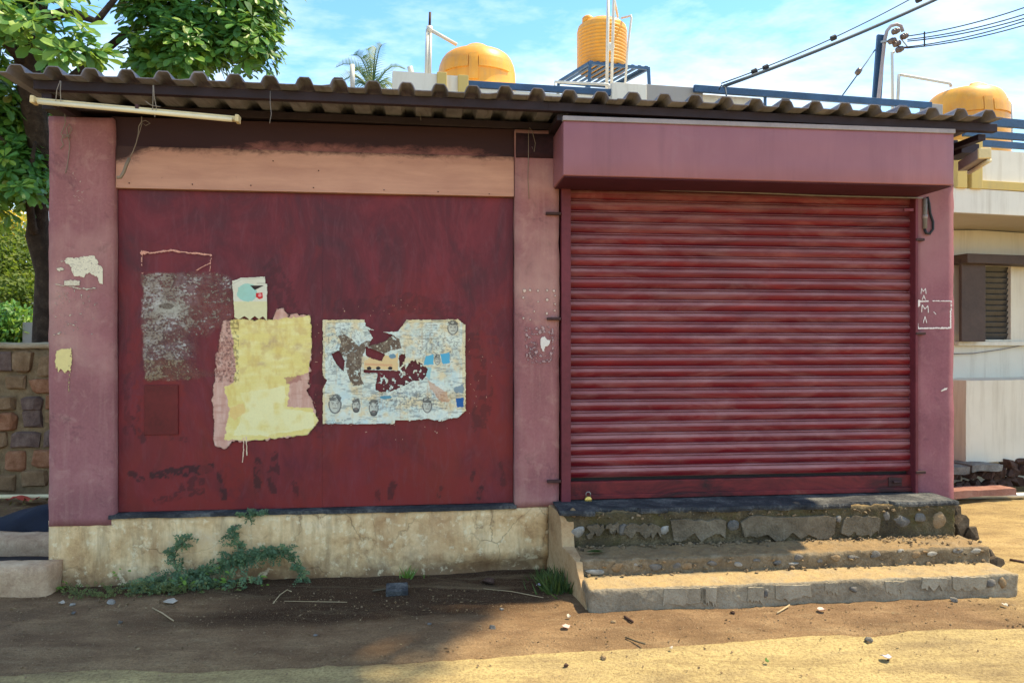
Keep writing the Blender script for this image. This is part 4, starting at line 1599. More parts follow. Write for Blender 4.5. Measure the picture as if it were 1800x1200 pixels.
# ------------------------------------------------------------------ house behind the shop
BAK = Plane(0, 9.6, 11.0)
back = thing('rear_house', 'white house with yellow parapet posts and blue rail behind the shop roof', 'house', (0, 0, 0), BAK.F)
bz = lambda y, x=1000: BAK.z(x, y)
b0 = BAK.s(690)
part('wall', MB().box(b0, BAK.s(1640), .05, 6.0, -.1, BAK.z(1640, 192) - .12), M['house_white'], back)
part('parapet', MB().rough(b0, BAK.s(768), 0, .16, 4.2, BAK.z(720, 127), .2, .003), M['house_white'], back)
part('parapet', MB().rough(BAK.s(785), BAK.s(805), .03, .14, 4.2, BAK.z(790, 131), .2, .003), M['house_white'], back)
part('post', MB().box(BAK.s(768), BAK.s(785), -.03, .16, 4.2, BAK.z(776, 128)), M['house_yellow'], back, .006)
part('post', MB().box(BAK.s(805), BAK.s(823), -.03, .16, 4.2, BAK.z(812, 133)), M['house_yellow'], back, .006)
part('rail', MB().beam((BAK.s(823), .05, BAK.z(823, 146)), (BAK.s(1076), .05, BAK.z(1076, 161)), .05, .085), M['blue_steel'], back, .004)
part('post', MB().box(BAK.s(1075), BAK.s(1136), -.02, .3, 4.0, BAK.z(1100, 147)), M['house_white'], back, .006)
part('parapet', MB().box(BAK.s(1000), BAK.s(1075), .2, .4, 4.0, BAK.z(1040, 152)), M['house_white'], back, .006)
part('parapet', MB().box(BAK.s(1136), BAK.s(1236), .0, .2, 4.0, BAK.z(1180, 151)), M['house_grey'], back, .006)
part('parapet', MB().box(BAK.s(1236), BAK.s(1335), .06, .2, 4.0, BAK.z(1280, 166)), M['house'], back, .006)
part('rail', MB().beam((BAK.s(1217), -.05, BAK.z(1217, 158)), (BAK.s(1632), -.05, BAK.z(1632, 188)), .05, .095), M['blue_steel'], back, .004)
part('post', MB().box(BAK.s(1630), BAK.s(1652), -.06, .16, 3.6, BAK.z(1640, 185)), M['house_grey'], back, .006)
part('rail_post', MB().box(BAK.s(1342), BAK.s(1345), -.04, .0, 3.9, BAK.z(1343, 168)), M['blue_steel'], back)
# raised bulkhead the small tank stand is on
part('bulkhead', MB().box(BAK.s(985), BAK.s(1150), 2.4, 4.6, 4.0, 4.95), M['house_white'], back)


# ------------------------------------------------------------------ water tanks
def tank_profile(Rr, H, ribs, shoulder):
    pr_ = [(Rr * .96, 0), (Rr, .03)]
    zb = H * (1 - shoulder)
    n = ribs
    for i in range(n):
        z0_ = .05 + (zb - .05) * i / n
        dz_ = (zb - .05) / n
        pr_ += [(Rr, z0_), (Rr + .010, z0_ + dz_ * .15), (Rr + .010, z0_ + dz_ * .45), (Rr, z0_ + dz_ * .6)]
    for q_, t in ((1, .0), (.998, .2), (.985, .4), (.955, .58), (.90, .74), (.83, .86), (.75, .93), (.69, .955), (.66, .96), (.64, .93), (.50, .94)):
        pr_.append((Rr * q_, zb + (H - zb) * t))
    return pr_


def shell(mb, c, prof_, a0, a1, t0, t1, off, n=14):
    """a raised patch that follows the tank's surface"""
    zs = [p[1] for p in prof_]
    rs_ = [p[0] for p in prof_]
    V = []
    for o_ in (-.004, off):
        for j in range(7):
            z_ = t0 + (t1 - t0) * j / 6
            r_ = float(np.interp(z_, zs, rs_)) + o_
            for i in range(n + 1):
                a = a0 + (a1 - a0) * i / n
                V.append((c[0] + r_ * math.cos(a), c[1] + r_ * math.sin(a), c[2] + z_))
    m = 7 * (n + 1)
    Fc = []
    for j in range(6):
        for i in range(n):
            q = (j * (n + 1) + i, j * (n + 1) + i + 1, (j + 1) * (n + 1) + i + 1, (j + 1) * (n + 1) + i)
            Fc.append(tuple(x + m for x in q))
    ring = [i for i in range(n + 1)] + [j * (n + 1) + n for j in range(1, 7)] + [6 * (n + 1) + i for i in range(n - 1, -1, -1)] + [j * (n + 1) for j in range(5, 0, -1)]
    for k in range(len(ring)):
        a, b_ = ring[k], ring[(k + 1) % len(ring)]
        Fc.append((a, b_, b_ + m, a + m))
    mb.add(V, Fc)


def big_tank(px, ytop, Y, wid, H, label, zbase=None):
    top = wp(px, ytop, Y)
    Rr = wid * Y / FPX / 2
    c = Vector((top.x, Y, top.z - H))
    t = thing('water_tank', label, 'water tank', c, I4, 'yellow rooftop water tanks')
    pf = tank_profile(Rr, H, 3, .40)
    part('body', MB().lathe(c, pf, 64), M['tank'], t, smooth=True)
    zl = pf[-1][1]
    lid = part('lid', MB().lathe(c + Vector((0, 0, zl - .03)), [(Rr * .46, 0), (Rr * .46, .03), (Rr * .42, .045), (Rr * .25, .06), (.03, .065)], 40), M['tank'], t, smooth=True)
    # raised emblem panels moulded into the shoulder
    mb = MB()
    f = -math.pi / 2
    zb = H * .60
    shell(mb, c, pf, f - .85, f - .16, zb + .10, zb + .26, .022)
    shell(mb, c, pf, f + .10, f + .95, zb + .10, zb + .26, .022)
    shell(mb, c, pf, f - .14, f + .08, zb - .08, zb + .30, .020)
    part('moulded_panel', mb, M['tank'], t, smooth=False)
    ax = Vector((.05, -.75, .75)).normalized()
    ctr = c + Vector((.02, -Rr * .62, zl * .99 - .01))
    part('cap', MB().lathe(ctr, [(.17, -.06), (.17, .0), (.14, .02), (.06, .035), (.01, .04)], 28, ax), M['tank'], t, smooth=True)
    return t, c, Rr


tA, cA, RA = big_tank(838, 96, 10.9, 137, 1.20, 'big round yellow water tank behind the yellow parapet posts')
tC, cC, RC = big_tank(1697, 162, 11.3, 133, 1.36, 'yellow water tank above the parapet of the cream house')
for (c, Rr, zroof) in ((cC, RC, 3.2),):
    s_ = MB()
    for ang in (45, 135, 225, 315):
        s_.box(c.x + Rr * .7 * math.cos(R(ang)) - .04, c.x + Rr * .7 * math.cos(R(ang)) + .04, c.y + Rr * .7 * math.sin(R(ang)) - .04, c.y + Rr * .7 * math.sin(R(ang)) + .04, 3.15, c.z - .05)
    s_.box(c.x - Rr * .9, c.x + Rr * .9, c.y - Rr * .9, c.y + Rr * .9, c.z - .06, c.z - .004)
    solo('tank_support', s_, M['house_grey'], 'low grey stand under the tank on the cream house roof', 'tank stand')

# tall tank on a steel stand
YB = 12.9
cB = wp(1058, 124, YB)
RB = 86 * YB / FPX / 2
HB = (115 - 26) * YB / FPX * .96
tB = thing('water_tank', 'tall ribbed yellow water tank standing on a steel stand', 'water tank', cB, I4, 'yellow rooftop water tanks')
pf = [(RB * .97, 0), (RB, .02)]
nb = 11
for i in range(nb):
    z0_ = .03 + (HB * .80 - .03) * i / nb
    dz_ = (HB * .80) / nb
    pf += [(RB - .006, z0_), (RB + .008, z0_ + dz_ * .2), (RB + .008, z0_ + dz_ * .6), (RB - .006, z0_ + dz_ * .8)]
pf += [(RB, HB * .82), (RB * .97, HB * .87), (RB * .84, HB * .93), (RB * .60, HB * .96), (RB * .58, HB * 1.0), (RB * .45, HB * 1.015), (.02, HB * 1.02)]
part('body', MB().lathe(cB, pf, 56), M['tank'], tB, smooth=True)
part('lid', MB().lathe(cB + Vector((-.26, -.16, HB * .88)), [(.10, 0), (.10, .09), (.07, .12), (.01, .125)], 24), M['tank'], tB, smooth=True)
part('outlet', MB().lathe(cB + Vector((.09, -RB - .01, HB * .28)), [(.07, -.03), (.07, .02), (.04, .04)], 18, (0, -1, 0)), M['pipe'], tB, smooth=True)
st = thing('tank_stand', 'steel slatted stand under the tall ribbed tank', 'tank stand', cB - Vector((0, 0, 1.0)))
pxw = .92
q0 = Vector((cB.x + .02, cB.y + .10, cB.z - .022))
a11 = R(14)
ux, uy = Vector((math.cos(a11), math.sin(a11), 0)), Vector((-math.sin(a11) - .25, math.cos(a11), 0)).normalized()
for i in range(9):
    cc = q0 + ux * (-.5 + i * .125)
    part('slat', MB().beam(cc - uy * .52, cc + uy * .52, .055, .02), M['blue_steel'], st)
for sgn in (-1, 1):
    part('frame_bar', MB().beam(q0 + uy * .52 * sgn - ux * .55 - Vector((0, 0, .035)), q0 + uy * .52 * sgn + ux * .55 - Vector((0, 0, .035)), .045, .045), M['blue_steel'], st)
    part('frame_bar', MB().beam(q0 + ux * .53 * sgn - uy * .50 - Vector((0, 0, .034)), q0 + ux * .53 * sgn + uy * .50 - Vector((0, 0, .034)), .045, .045), M['blue_steel'], st)
for sx in (-1, 1):
    for sy in (-1, 1):
        t0 = q0 + ux * .53 * sx + uy * .52 * sy - Vector((0, 0, .058))
        b_ = t0 + ux * .06 * sx + Vector((0, 0, -1.15))
        part('leg', MB().beam(b_, t0, .05, .05, (0, 1, 0)), M['blue_steel'], st)
    part('cross_brace', MB().beam(q0 + ux * .56 * sx + uy * .5 - Vector((0, 0, .62)), q0 + ux * .56 * sx - uy * .5 - Vector((0, 0, .42)), .03, .03), M['blue_steel'], st)


def pipe(name, pts, r, mat, label, cat='pipe', group=None, n=8):
    return solo(name, MB().tube(pts, r, n), M[mat], label, cat, smooth=True, group=group)


pipe('water_pipe', [wp(1066, 190, 12.1), wp(1070, -60, 12.1)], .026, 'pipe', 'thicker of the two upright pale pipes in front of the tall tank', group='upright pipes beside the tanks')
pipe('water_pipe', [wp(1074, 190, 12.0), wp(1079, 0, 12.0), wp(1083, -60, 12.0)], .024, 'pipe', 'upright pale pipe just right of its twin before the tall tank', group='upright pipes beside the tanks')
pipe('water_pipe', [wp(1078, -10, 12.2), wp(1086, 30, 12.9)], .022, 'pipe', 'short slanting pipe running down into the top of the tall tank')
pipe('water_pipe', [wp(1093, 32, 12.7), wp(1109, 28, 12.4), wp(1110, 32, 12.4), wp(1104, 80, 12.4), wp(1098, 160, 12.4)], .020, 'pipe', 'bent pale pipe leaving the right shoulder of the tall tank', group='upright pipes beside the tanks')
v = thing('vent_pipe', 'white upright pipe with slanting arm left of the big tank', 'pipe', wp(750, 150, 10.6))
part('riser', MB().tube([wp(749, 160, 10.6), wp(752, 52, 10.6)], .030, 10), M['pipe'], v, smooth=True)
part('riser', MB().tube([wp(755, 160, 10.6), wp(757, 52, 10.6)], .022, 10), M['pipe'], v, smooth=True)
part('tip', MB().tube([wp(755, 52, 10.6), wp(756, 22, 10.6)], .018, 8), M['iron'], v, smooth=True)
part('arm', MB().tube([wp(755, 52, 10.6), wp(803, 79, 10.75)], .026, 10), M['pipe'], v, smooth=True)
part('elbow', MB().lathe(wp(755, 52, 10.6), [(.001, -.05), (.045, -.04), (.045, .04), (.001, .05)], 12), M['pipe'], v, smooth=True)
pipe('broken_pipe', [wp(720, 117, 9.5), wp(727, 145, 9.55)], .035, 'pipe', 'short slanting white pipe stub on the white parapet')
pipe('broken_pipe', [wp(619, 114, 8.8), wp(620, 160, 8.8)], .028, 'pipe', 'lone upright white pipe stub before the palm')
pipe('guard_rail', [wp(975, 155, 10.2), wp(975, 144, 10.2), wp(1070, 149, 10.0), wp(1071, 158, 10.0)], .018, 'pipe', 'thin grey pipe rail below the tank stand', 'rail')
pipe('water_pipe', [wp(1569, 200, 11.0), wp(1568, 92, 11.0), wp(1572, 92, 11.0)], .022, 'pipe', 'thin upright pipe just right of the utility pole', group='upright pipes beside the tanks')
pipe('water_pipe', [wp(1577, 205, 11.0), wp(1580, 131, 11.0), wp(1584, 132, 11.0), wp(1670, 147, 11.1), wp(1672, 153, 11.1)], .024, 'pipe', 'pipe bent over to the top of the tank on the cream house')
pipe('water_pipe', [wp(1758, 175, 11.0), wp(1773, 174, 10.9), wp(1766, 240, 10.8)], .018, 'pipe', 'bent thin pipe at the right shoulder of the tank on the cream house')
pipe('water_pipe', [wp(1779, 183, 10.4), wp(1779, 262, 10.4)], .012, 'pipe', 'thin rod standing beside the tank on the cream house')

# ------------------------------------------------------------------ utility pole and cables
pole = thing('utility_pole', 'blue steel utility pole with hooked pipe and insulators above the roof', 'utility pole', wp(1530, 600, 13.0))
part('post', MB().beam(wp(1505, 620, 13.0), wp(1547, 62, 13.0), .105, .06, (0, 1, 0)), M['blue_steel'], pole, .004)
part('flange', MB().beam(wp(1516, 620, 12.95), wp(1554, 62, 12.95), .02, .10, (0, 1, 0)), M['blue_steel'], pole)
hk = [wp(1519, 560, 12.9), wp(1541, 200, 12.9), wp(1551, 110, 12.9), wp(1555, 72, 12.9), wp(1559, 55, 12.9), wp(1566, 46, 12.9), wp(1576, 43, 12.9), wp(1584, 46, 12.9), wp(1587, 56, 12.9)]
part('hooked_pipe', MB().tube(hk, .030, 10), M['strip'], pole, smooth=True)
insp = [(.02, -.07), (.05, -.06), (.05, -.04), (.03, -.03), (.055, -.015), (.055, .005), (.03, .015), (.045, .03), (.045, .05), (.015, .07)]
for i, (x, y) in enumerate(((1575, 55), (1569, 72), (1577, 77), (1582, 87), (1590, 64))):
    part('insulator', MB().lathe(wp(x, y, 12.8), insp, 16, (1, .2, .4)), M['ins'], pole, smooth=True)
part('bracket', MB().beam(wp(1549, 74, 12.85), wp(1574, 72, 12.85), .03, .03), M['steel'], pole)
part('strut', MB().beam(wp(1585, 70, 12.8), wp(1597, 85, 12.8), .016, .016), M['steel'], pole)
part('strut', MB().beam(wp(1580, 84, 12.8), wp(1597, 84, 12.8), .03, .025), M['iron'], pole)


def sag(a, b, n, dip):
    return [a.lerp(b, i / n) - Vector((0, 0, dip * 4 * (i / n) * (1 - i / n))) for i in range(n + 1)]


for i, (y0_, yr, lab) in enumerate(((64, 14, 'topmost'), (70, 26, 'second from the top'), (73, 33, 'middle'), (83, 38, 'second from the bottom'), (85, 45, 'lowest'))):
    pipe('power_line', sag(wp(1595, y0_, 12.8), wp(1800, yr, 11.8), 12, .05) + [wp(2600, yr - 190, 8.5)], .011, 'cable', lab + ' of the thin power lines running right from the pole', 'cable', 'power lines from the utility pole', 5)
sp = solo('line_spacer', MB().tube([wp(1625, 56, 12.6), wp(1625, 82, 12.6)], .012, 6), M['black'], 'short upright spacer clipped across the power lines', 'spacer')
c0_, c1_ = wp(1272, 152, 9.5), wp(1622, -3, 9.9)
ext = c1_ + (c1_ - c0_) * .8
pipe('overhead_cable', sag(c0_, ext, 16, .10), .022, 'cable', 'thick dark overhead cable rising from the blue rail', 'cable', 'overhead cables')
pipe('overhead_cable', sag(wp(1268, 147, 9.55), wp(1600, -1, 9.95), 14, .06) + [wp(1900, -145, 10.2)], .008, 'cable', 'thin wire above the thick overhead cable', 'cable', 'overhead cables')
for i, (x, y) in enumerate(((1326, 126), (1346, 119), (1465, 67), (1615, 0))):
    solo('cable_clamp', MB().lathe(wp(x, y, 9.6), [(.005, -.035), (.035, -.03), (.035, .03), (.005, .035)], 10, (1, 0, .45)), M['black'],
         ['black clamp lowest on the overhead wire', 'black clamp second up the thick overhead cable', 'black clamp half way up the thick overhead cable', 'black clamp at the top end of the overhead cable'][i], 'clamp', group='clamps on the overhead cable')
pipe('tie_wire', [wp(1264, 158, 9.45), wp(1268, 150, 9.4), wp(1275, 155, 9.45), wp(1277, 170, 9.4), wp(1276, 190, 9.4)], .010, 'cable', 'looped tie wire hanging where the cable meets the rail', 'wire', None, 6)
gw = thing('stay_wire', 'slanting stay wire with a round insulator left of the pole', 'wire', wp(1480, 175, 13))
part('wire', MB().tube([wp(1538, 88, 13.0), wp(1523, 110, 12.8), wp(1478, 172, 12.2)], .011, 6), M['cable'], gw, smooth=True)
part('insulator', MB().lathe(wp(1509, 126, 12.6), [(.01, -.06), (.045, -.05), (.05, 0), (.045, .05), (.01, .06)], 12, (-.6, 0, -.8)), M['ins'], gw, smooth=True)

# ------------------------------------------------------------------ almond tree on the left
tree = thing('almond_tree', 'large broad leaved tree with dark trunk rising behind the shop roof', 'tree', wp(76, 820, 8.9))
TR = [wp(82, 830, 8.9), wp(78, 600, 8.9), wp(82, 480, 8.9), wp(66, 415, 8.8), wp(68, 370, 8.7), wp(80, 320, 8.5), wp(62, 210, 8.2), wp(48, 120, 7.9), wp(58, 40, 7.7), wp(72, -60, 7.7), wp(95, -220, 7.9)]
trunk = part('trunk', MB().tube(TR, [.17, .13, .12, .125, .10, .10, .12, .12, .115, .10, .07], 14), M['bark'], tree, smooth=True)
LB = [[wp(58, 40, 7.7), wp(120, 20, 7.6), wp(170, 38, 7.5), wp(205, -5, 7.6), wp(260, -60, 7.9)],
      [wp(62, 210, 8.2), wp(110, 150, 8.3), wp(220, 60, 8.5), wp(300, 10, 8.6), wp(380, 20, 8.6), wp(440, 70, 8.5)],
      [wp(48, 120, 7.9), wp(0, 60, 7.4), wp(-60, 20, 7.0)], [wp(72, -60, 7.7), wp(200, -160, 8.0), wp(330, -220, 8.4)],
      [wp(66, 415, 8.8), wp(57, 400, 8.6), wp(50, 340, 8.4), wp(30, 280, 8.2), wp(0, 240, 8.0)], [wp(68, 370, 8.7), wp(48, 330, 8.3), wp(62, 250, 8.0)],
      [wp(300, 10, 8.6), wp(330, 80, 8.4), wp(340, 120, 8.3)], [wp(58, 40, 7.7), wp(30, -60, 7.4), wp(-80, -160, 7.2)]]
for pts in LB:
    rr_ = [.06 * (1 - .75 * i / (len(pts) - 1)) for i in range(len(pts))]
    part('limb', MB().tube(pts, rr_, 8), M['bark'], tree, smooth=True)
rg = np.random.default_rng(5)


def ell(n, c, r, rg, shellp=.45):
    """points in an ellipsoid, more of them near its skin; returns points and outward axes"""
    u = unit(n, rg)
    rad = (rg.random(n) ** shellp)[:, None]
    P = np.array(c) + u * rad * np.array(r)
    A = u * .55 + np.array([.25, -.25, .75])
    return P, A


def bump_crown(clusters, rg, mult=1.0):
    Ps, As = [], []
    for (px, py, Y, wx, wz, wy, n) in clusters:
        c = wp(px, py, Y)
        P, A = ell(int(n * mult), c, (wx * Y / FPX, wy, wz * Y / FPX), rg)
        Ps.append(P)
        As.append(A)
    return np.concatenate(Ps), np.concatenate(As)


# (px, py, depth, half width px, half height px, half depth m, rosettes)
canopy = [(300, 40, 8.5, 75, 80, .7, 120), (390, 30, 8.6, 80, 75, .7, 130), (440, 75, 8.3, 48, 50, .45, 55), (340, 95, 8.2, 60, 45, .5, 70), (270, 100, 8.3, 50, 40, .4, 50),
          (460, 0, 8.6, 40, 60, .5, 50), (400, -80, 8.6, 140, 80, .9, 120), (250, -30, 8.3, 60, 50, .6, 60), (320, -200, 8.5, 200, 110, 1.2, 120),
          (30, 60, 8.4, 60, 80, .6, 70), (-20, 180, 8.2, 80, 90, .7, 90), (25, 230, 8.4, 45, 60, .4, 60), (45, 290, 8.2, 32, 45, .4, 40), (-10, 330, 8.4, 60, 60, .6, 60), (60, 335, 8.0, 20, 24, .3, 10),
          (-120, 100, 8.2, 120, 200, .9, 160), (100, -120, 7.8, 140, 90, .8, 110), (-40, -60, 7.6, 90, 90, .7, 80), (15, 20, 7.4, 55, 60, .4, 40), (60, 180, 8.6, 40, 40, .4, 30)]
P, A = bump_crown(canopy, rg, 1.45)
LP = rosettes(P, A, rg)
base = tree.matrix_world.translation
part('crown', leaf_mesh('crown', 'almond', *LP, base=BASE[tree]), M['almond'], tree, kind='stuff', fix=False, label='mass of broad green leaves')
# nearest leaves, one by one
near = [(55, 60, 6.7, 20, 25, .15, 4), (110, 85, 6.6, 45, 22, .2, 6), (85, 45, 6.6, 45, 40, .2, 6), (150, 60, 6.8, 40, 35, .2, 5), (150, 100, 6.9, 35, 22, .2, 4), (110, 10, 6.8, 60, 25, .2, 5), (10, 30, 6.6, 40, 40, .2, 5), (180, 95, 7.0, 20, 18, .1, 2)]
P, A = bump_crown(near, rg)
P_, D_, U_, L_, R_ = rosettes(P, A, rg, (6, 9), (.15, .21))
tm = []
for k in range(4):
    me = leaf_mesh('leaf', 'almond', [(0, 0, 0)], [(1, 0, 0)], [(0, 0, 1)], [1.0], [(.35, .6, .8, .94)[k]])
    me.materials.append(M['almond'])
    tm.append(me)
rl = random.Random(3)
for p_, d_, u_, l_ in zip(P_, D_, U_, L_):
    d_ = Vector(d_).normalized()
    w_ = Vector(u_).cross(d_).normalized()
    n_ = d_.cross(w_)
    Mx = Matrix((d_, w_, n_)).transposed().to_4x4()
    Mx.translation = Vector(p_) - BASE[tree]
    o = bpy.data.objects.new('leaf', rl.choice(tm[:3] if rl.random() < .9 else tm))
    COL.objects.link(o)
    o.parent = tree
    o.matrix_local = Mx @ Matrix.Scale(float(l_), 4)

# tree across the street, whose shade lies on the left half of the dirt
shade = thing('street_tree', 'broad street tree on the near side of the road shading the dirt', 'tree', (1.6, -1.2, 0))
part('trunk', MB().tube([(1.6, -1.2, -.1), (1.65, -1.1, 2.0), (1.8, -.7, 4.5), (2.0, .8, 7.4), (2.3, 3.0, 9.8), (2.6, 4.9, 11.2)], [.24, .21, .18, .15, .11, .07], 12), M['bark'], shade, smooth=True)
rg3 = np.random.default_rng(9)
P1, A1 = ell(300, (2.65, 5.12, 11.5), (2.9, 2.0, 1.3), rg3, .6)
P3, A3 = ell(170, (4.1, 5.62, 11.5), (1.75, 1.7, 1.1), rg3, .6)
P2, A2 = ell(130, (.1, 4.72, 11.5), (2.2, 2.0, 1.1), rg3, .6)
LP = rosettes(np.concatenate([P1, P2, P3]), np.concatenate([A1, A2, A3]), rg3, (9, 12), (.26, .38))
part('crown', leaf_mesh('crown', 'almond', *LP, base=BASE[shade]), M['almond'], shade, kind='stuff', fix=False)


# ------------------------------------------------------------------ bushes behind the stone wall
def leafy(name, label, cat, base_, clusters, mat, ln, rg, trunkpts=None, group=None):
    t = thing(name, label, cat, base_, group=group)
    if trunkpts:
        part('trunk', MB().tube(trunkpts, [.09] + [.06] * (len(trunkpts) - 1), 8), M['bark'], t, smooth=True)
    Ps = []
    for (px, py, Y, wx, wz, wy, n) in clusters:
        P, A = ell(n, wp(px, py, Y), (wx * Y / FPX, wy, wz * Y / FPX), rg, .5)
        Ps.append(P)
    P = np.concatenate(Ps)
    n = len(P)
    D = unit(n, rg) + np.array([0, -.2, -.2])
    U = unit(n, rg) * .6 + np.array([.2, -.2, .9])
    clump = np.array([noise.noise(Vector(p) * 1.6) for p in P]) * .6 + .45
    part('crown', leaf_mesh('crown', 'oval', P, D, U, rg.uniform(ln * .7, ln * 1.3, n), np.clip(clump + rg.normal(size=n) * .15, 0, 1), BASE[t]), M[mat], t, kind='stuff', fix=False)
    return t


rgb_ = np.random.default_rng(12)
leafy('bush', 'sunlit light green bush above the stone wall beside the trunk', 'bush', wp(30, 790, 12.0), [(20, 470, 12, 70, 55, .8, 2600), (40, 520, 11.5, 45, 45, .6, 1800), (-60, 500, 12, 80, 90, .9, 2200), (10, 420, 12.3, 60, 40, .6, 1000), (60, 440, 12.6, 50, 60, .6, 1100)],
      'bush', .085, rgb_, [wp(30, 790, 12.0), wp(28, 600, 12), wp(20, 480, 12)])
leafy('bush', 'dark low bush close behind the top of the stone wall', 'bush', wp(20, 770, 10.2), [(15, 575, 10.2, 60, 45, .4, 2200), (-70, 575, 10.2, 70, 50, .4, 2000), (50, 600, 10.4, 60, 40, .4, 1500)], 'almond', .085, rgb_)
leafy('flowering_tree', 'tree covered in yellow blossom seen between the trunk and the left edge', 'tree', wp(0, 750, 15), [(12, 395, 15, 34, 36, .6, 900), (-40, 380, 15, 50, 50, .8, 600)], 'blossom', .11, rgb_, [wp(0, 750, 15), wp(5, 420, 15)])
leafy('background_tree', 'distant tree behind the blossom at the left edge', 'tree', wp(-60, 720, 20), [(-60, 420, 20, 150, 130, 1.5, 2600), (60, 520, 19, 90, 80, 1.0, 1800)], 'bush', .14, rgb_, [wp(-60, 720, 20), wp(-60, 420, 20)])
solo('gate_post', MB().rough(wp(40, 600, 10.0).x, wp(57, 600, 10.0).x, 10.0, 10.12, -.1, wp(50, 566, 10.0).z, .1, .006), M['house_grey'], 'small grey post behind the stone wall beside the trunk', 'post')

# ------------------------------------------------------------------ palm
palm = thing('palm_tree', 'coconut palm with drooping fronds behind the shop roof', 'palm tree', wp(655, 600, 24))
pc = wp(655, 158, 24)
part('trunk', MB().tube([wp(650, 680, 24), wp(653, 400, 24), pc], [.2, .16, .13], 10), M['bark'], palm, smooth=True)
rg4 = np.random.default_rng(14)
for (ex, ey, bend) in ((604, 112, .5), (628, 98, .4), (648, 92, .3), (668, 88, .25), (700, 118, .4), (602, 140, .6), (690, 150, .7), (612, 158, .8), (660, 95, .2), (640, 105, .3), (712, 160, .8), (622, 125, .5)):
    a = pc
    b_ = wp(ex, ey, 24 + rg4.uniform(-1, 1))
    P, D, U, Ln, Rn = [], [], [], [], []
    dirv = (b_ - a)
    ll = dirv.length
    spine = []
    for i in range(26):
        t = i / 25
        p_ = a + dirv * (t * 1.25) - Vector((0, 0, bend * .9 * max(0, t - .35) ** 2 * 1.8)) + Vector((0, 0, .25 * math.sin(t * 3.1)))
        spine.append(p_)
        for sg in (-1, 1):
            side = dirv.normalized().cross(Vector((0, -1, .2))).normalized() * sg
            P.append(p_)
            D.append(side * .7 + dirv.normalized() * .8 + Vector((0, -.2 * sg, -.35)))
            U.append((0, -.6, .6))
            Ln.append(.50 * (1 - .6 * t) * rg4.uniform(.8, 1.1))
            Rn.append(rg4.random() * .6 + (.4 if bend > .45 else 0))
    fr = part('frond', leaf_mesh('frond', 'blade', P, D, U, Ln, np.clip(Rn, 0, 1), BASE[palm]), M['palm'], palm, fix=False)
    part('midrib', MB().tube(spine[::5], [.03, .025, .02, .015, .01, .008][:len(spine[::5])], 5), M['palm'], fr)

# ================================================================== SMALLER THINGS ON THE FRONT
# ---- tube light on wires
TD = -.56
tl0, tl1 = FAC.at(62, 177, TD), FAC.at(419, 210, TD)
tlt = thing('tube_light', 'cream fluorescent tube batten hanging aslant under the roof edge', 'light', (tl0[0], TD, tl0[1]), FAC.F, 'tube light fittings')
A0, A1 = Vector((tl0[0], TD, tl0[1])), Vector((tl1[0], TD, tl1[1]))
ax = (A1 - A0).normalized()
up = Vector((-ax.z, 0, ax.x))
part('batten', MB().beam(A0, A1, .040, .030), M['tube'], tlt, .006)
part('tube', MB().tube([A0 + ax * .03 + Vector((0, -.028, -.008)) - up * .006, A1 - ax * .03 + Vector((0, -.028, -.008)) - up * .006], .014, 12), M['tube_glass'], tlt, smooth=True)
for e, sg in ((A0, -1), (A1, 1)):
    part('end_cap', MB().beam(e - ax * .012 + Vector((0, -.012, -.003)), e + ax * .012 + Vector((0, -.012, -.003)), .066, .046), M['tube'], tlt, .006)
part('clip', MB().box(FAC.s(243, TD) - .01, FAC.s(243, TD) + .01, TD - .026, TD + .02, FAC.z(243, 190, TD) - .01, FAC.z(243, 190, TD) + .016), M['iron'], tlt, .002)


def fpts(l, d):
    return [(FAC.s(x, d), d, FAC.z(x, y, d)) for x, y in l]


def wirething(l, d, r, mat, label, group=None):
    return solo('wire', MB().tube(fpts(l, d), r, 6), M[mat], label, 'wire', FAC.F, group, smooth=True)


G = 'loose wires hanging on the shop front'
wirething([(106, 142), (100, 158), (98, 178), (102, 188), (107, 178), (106, 160), (107, 143)], TD - .03, .0025, 'wire', 'wire loop holding the upper end of the tube batten', G)
wirething([(269, 150), (269, 175), (268, 198), (272, 206), (275, 190), (271, 170), (270, 150)], TD - .03, .0025, 'wire', 'wire loop holding the middle of the tube batten', G)
wirething([(256, 178), (262, 183), (268, 186), (282, 188)], TD - .035, .0022, 'wire', 'short twisted wire end beside the middle loop of the batten', G)
wirething([(475, 160), (475, 182), (477, 200), (474, 217)], -.45, .0022, 'wire_grey', 'thin straight wire hanging from the roof between door and batten end', G)
wirething([(249, 205), (249, 214), (244, 222), (243, 235), (240, 250), (234, 266), (228, 278)], -.08, .003, 'wire', 'twisted pale wire hanging from the batten down to the lintel corner', G)
wirething([(249, 214), (256, 212), (264, 217), (256, 221), (250, 216), (246, 230), (241, 246), (236, 262)], -.085, .002, 'wire', 'curled wire end beside the lintel corner', G)
wirething([(228, 278), (222, 290), (218, 302), (212, 312), (206, 312)], -.05, .011, 'wire', 'fat pale cable stub bent at the lintel corner', G)
wirething([(114, 200), (115, 215), (112, 225), (107, 235), (113, 243), (121, 238), (126, 228), (122, 218), (117, 226), (119, 238), (124, 242), (112, 236), (108, 246), (112, 255), (106, 262)], -.02, .003, 'wire', 'tangled wire knot at the top of the leftmost pillar', G)
wirething([(119, 238), (122, 250), (122, 262), (120, 278), (118, 292), (115, 305)], -.014, .0026, 'wire', 'wire tail trailing down the leftmost pillar', G)
wirething([(930, 350), (928, 310), (929, 270), (929, 232), (931, 224), (936, 232), (941, 252), (939, 267), (935, 258)], -.012, .0022, 'wire', 'thin looped wire on the pillar between door and shutter', G)
wirething([(738, 186), (738, 200), (740, 212)], -.02, .0018, 'wire_grey', 'short wire stub under the roof above the lintel', G)

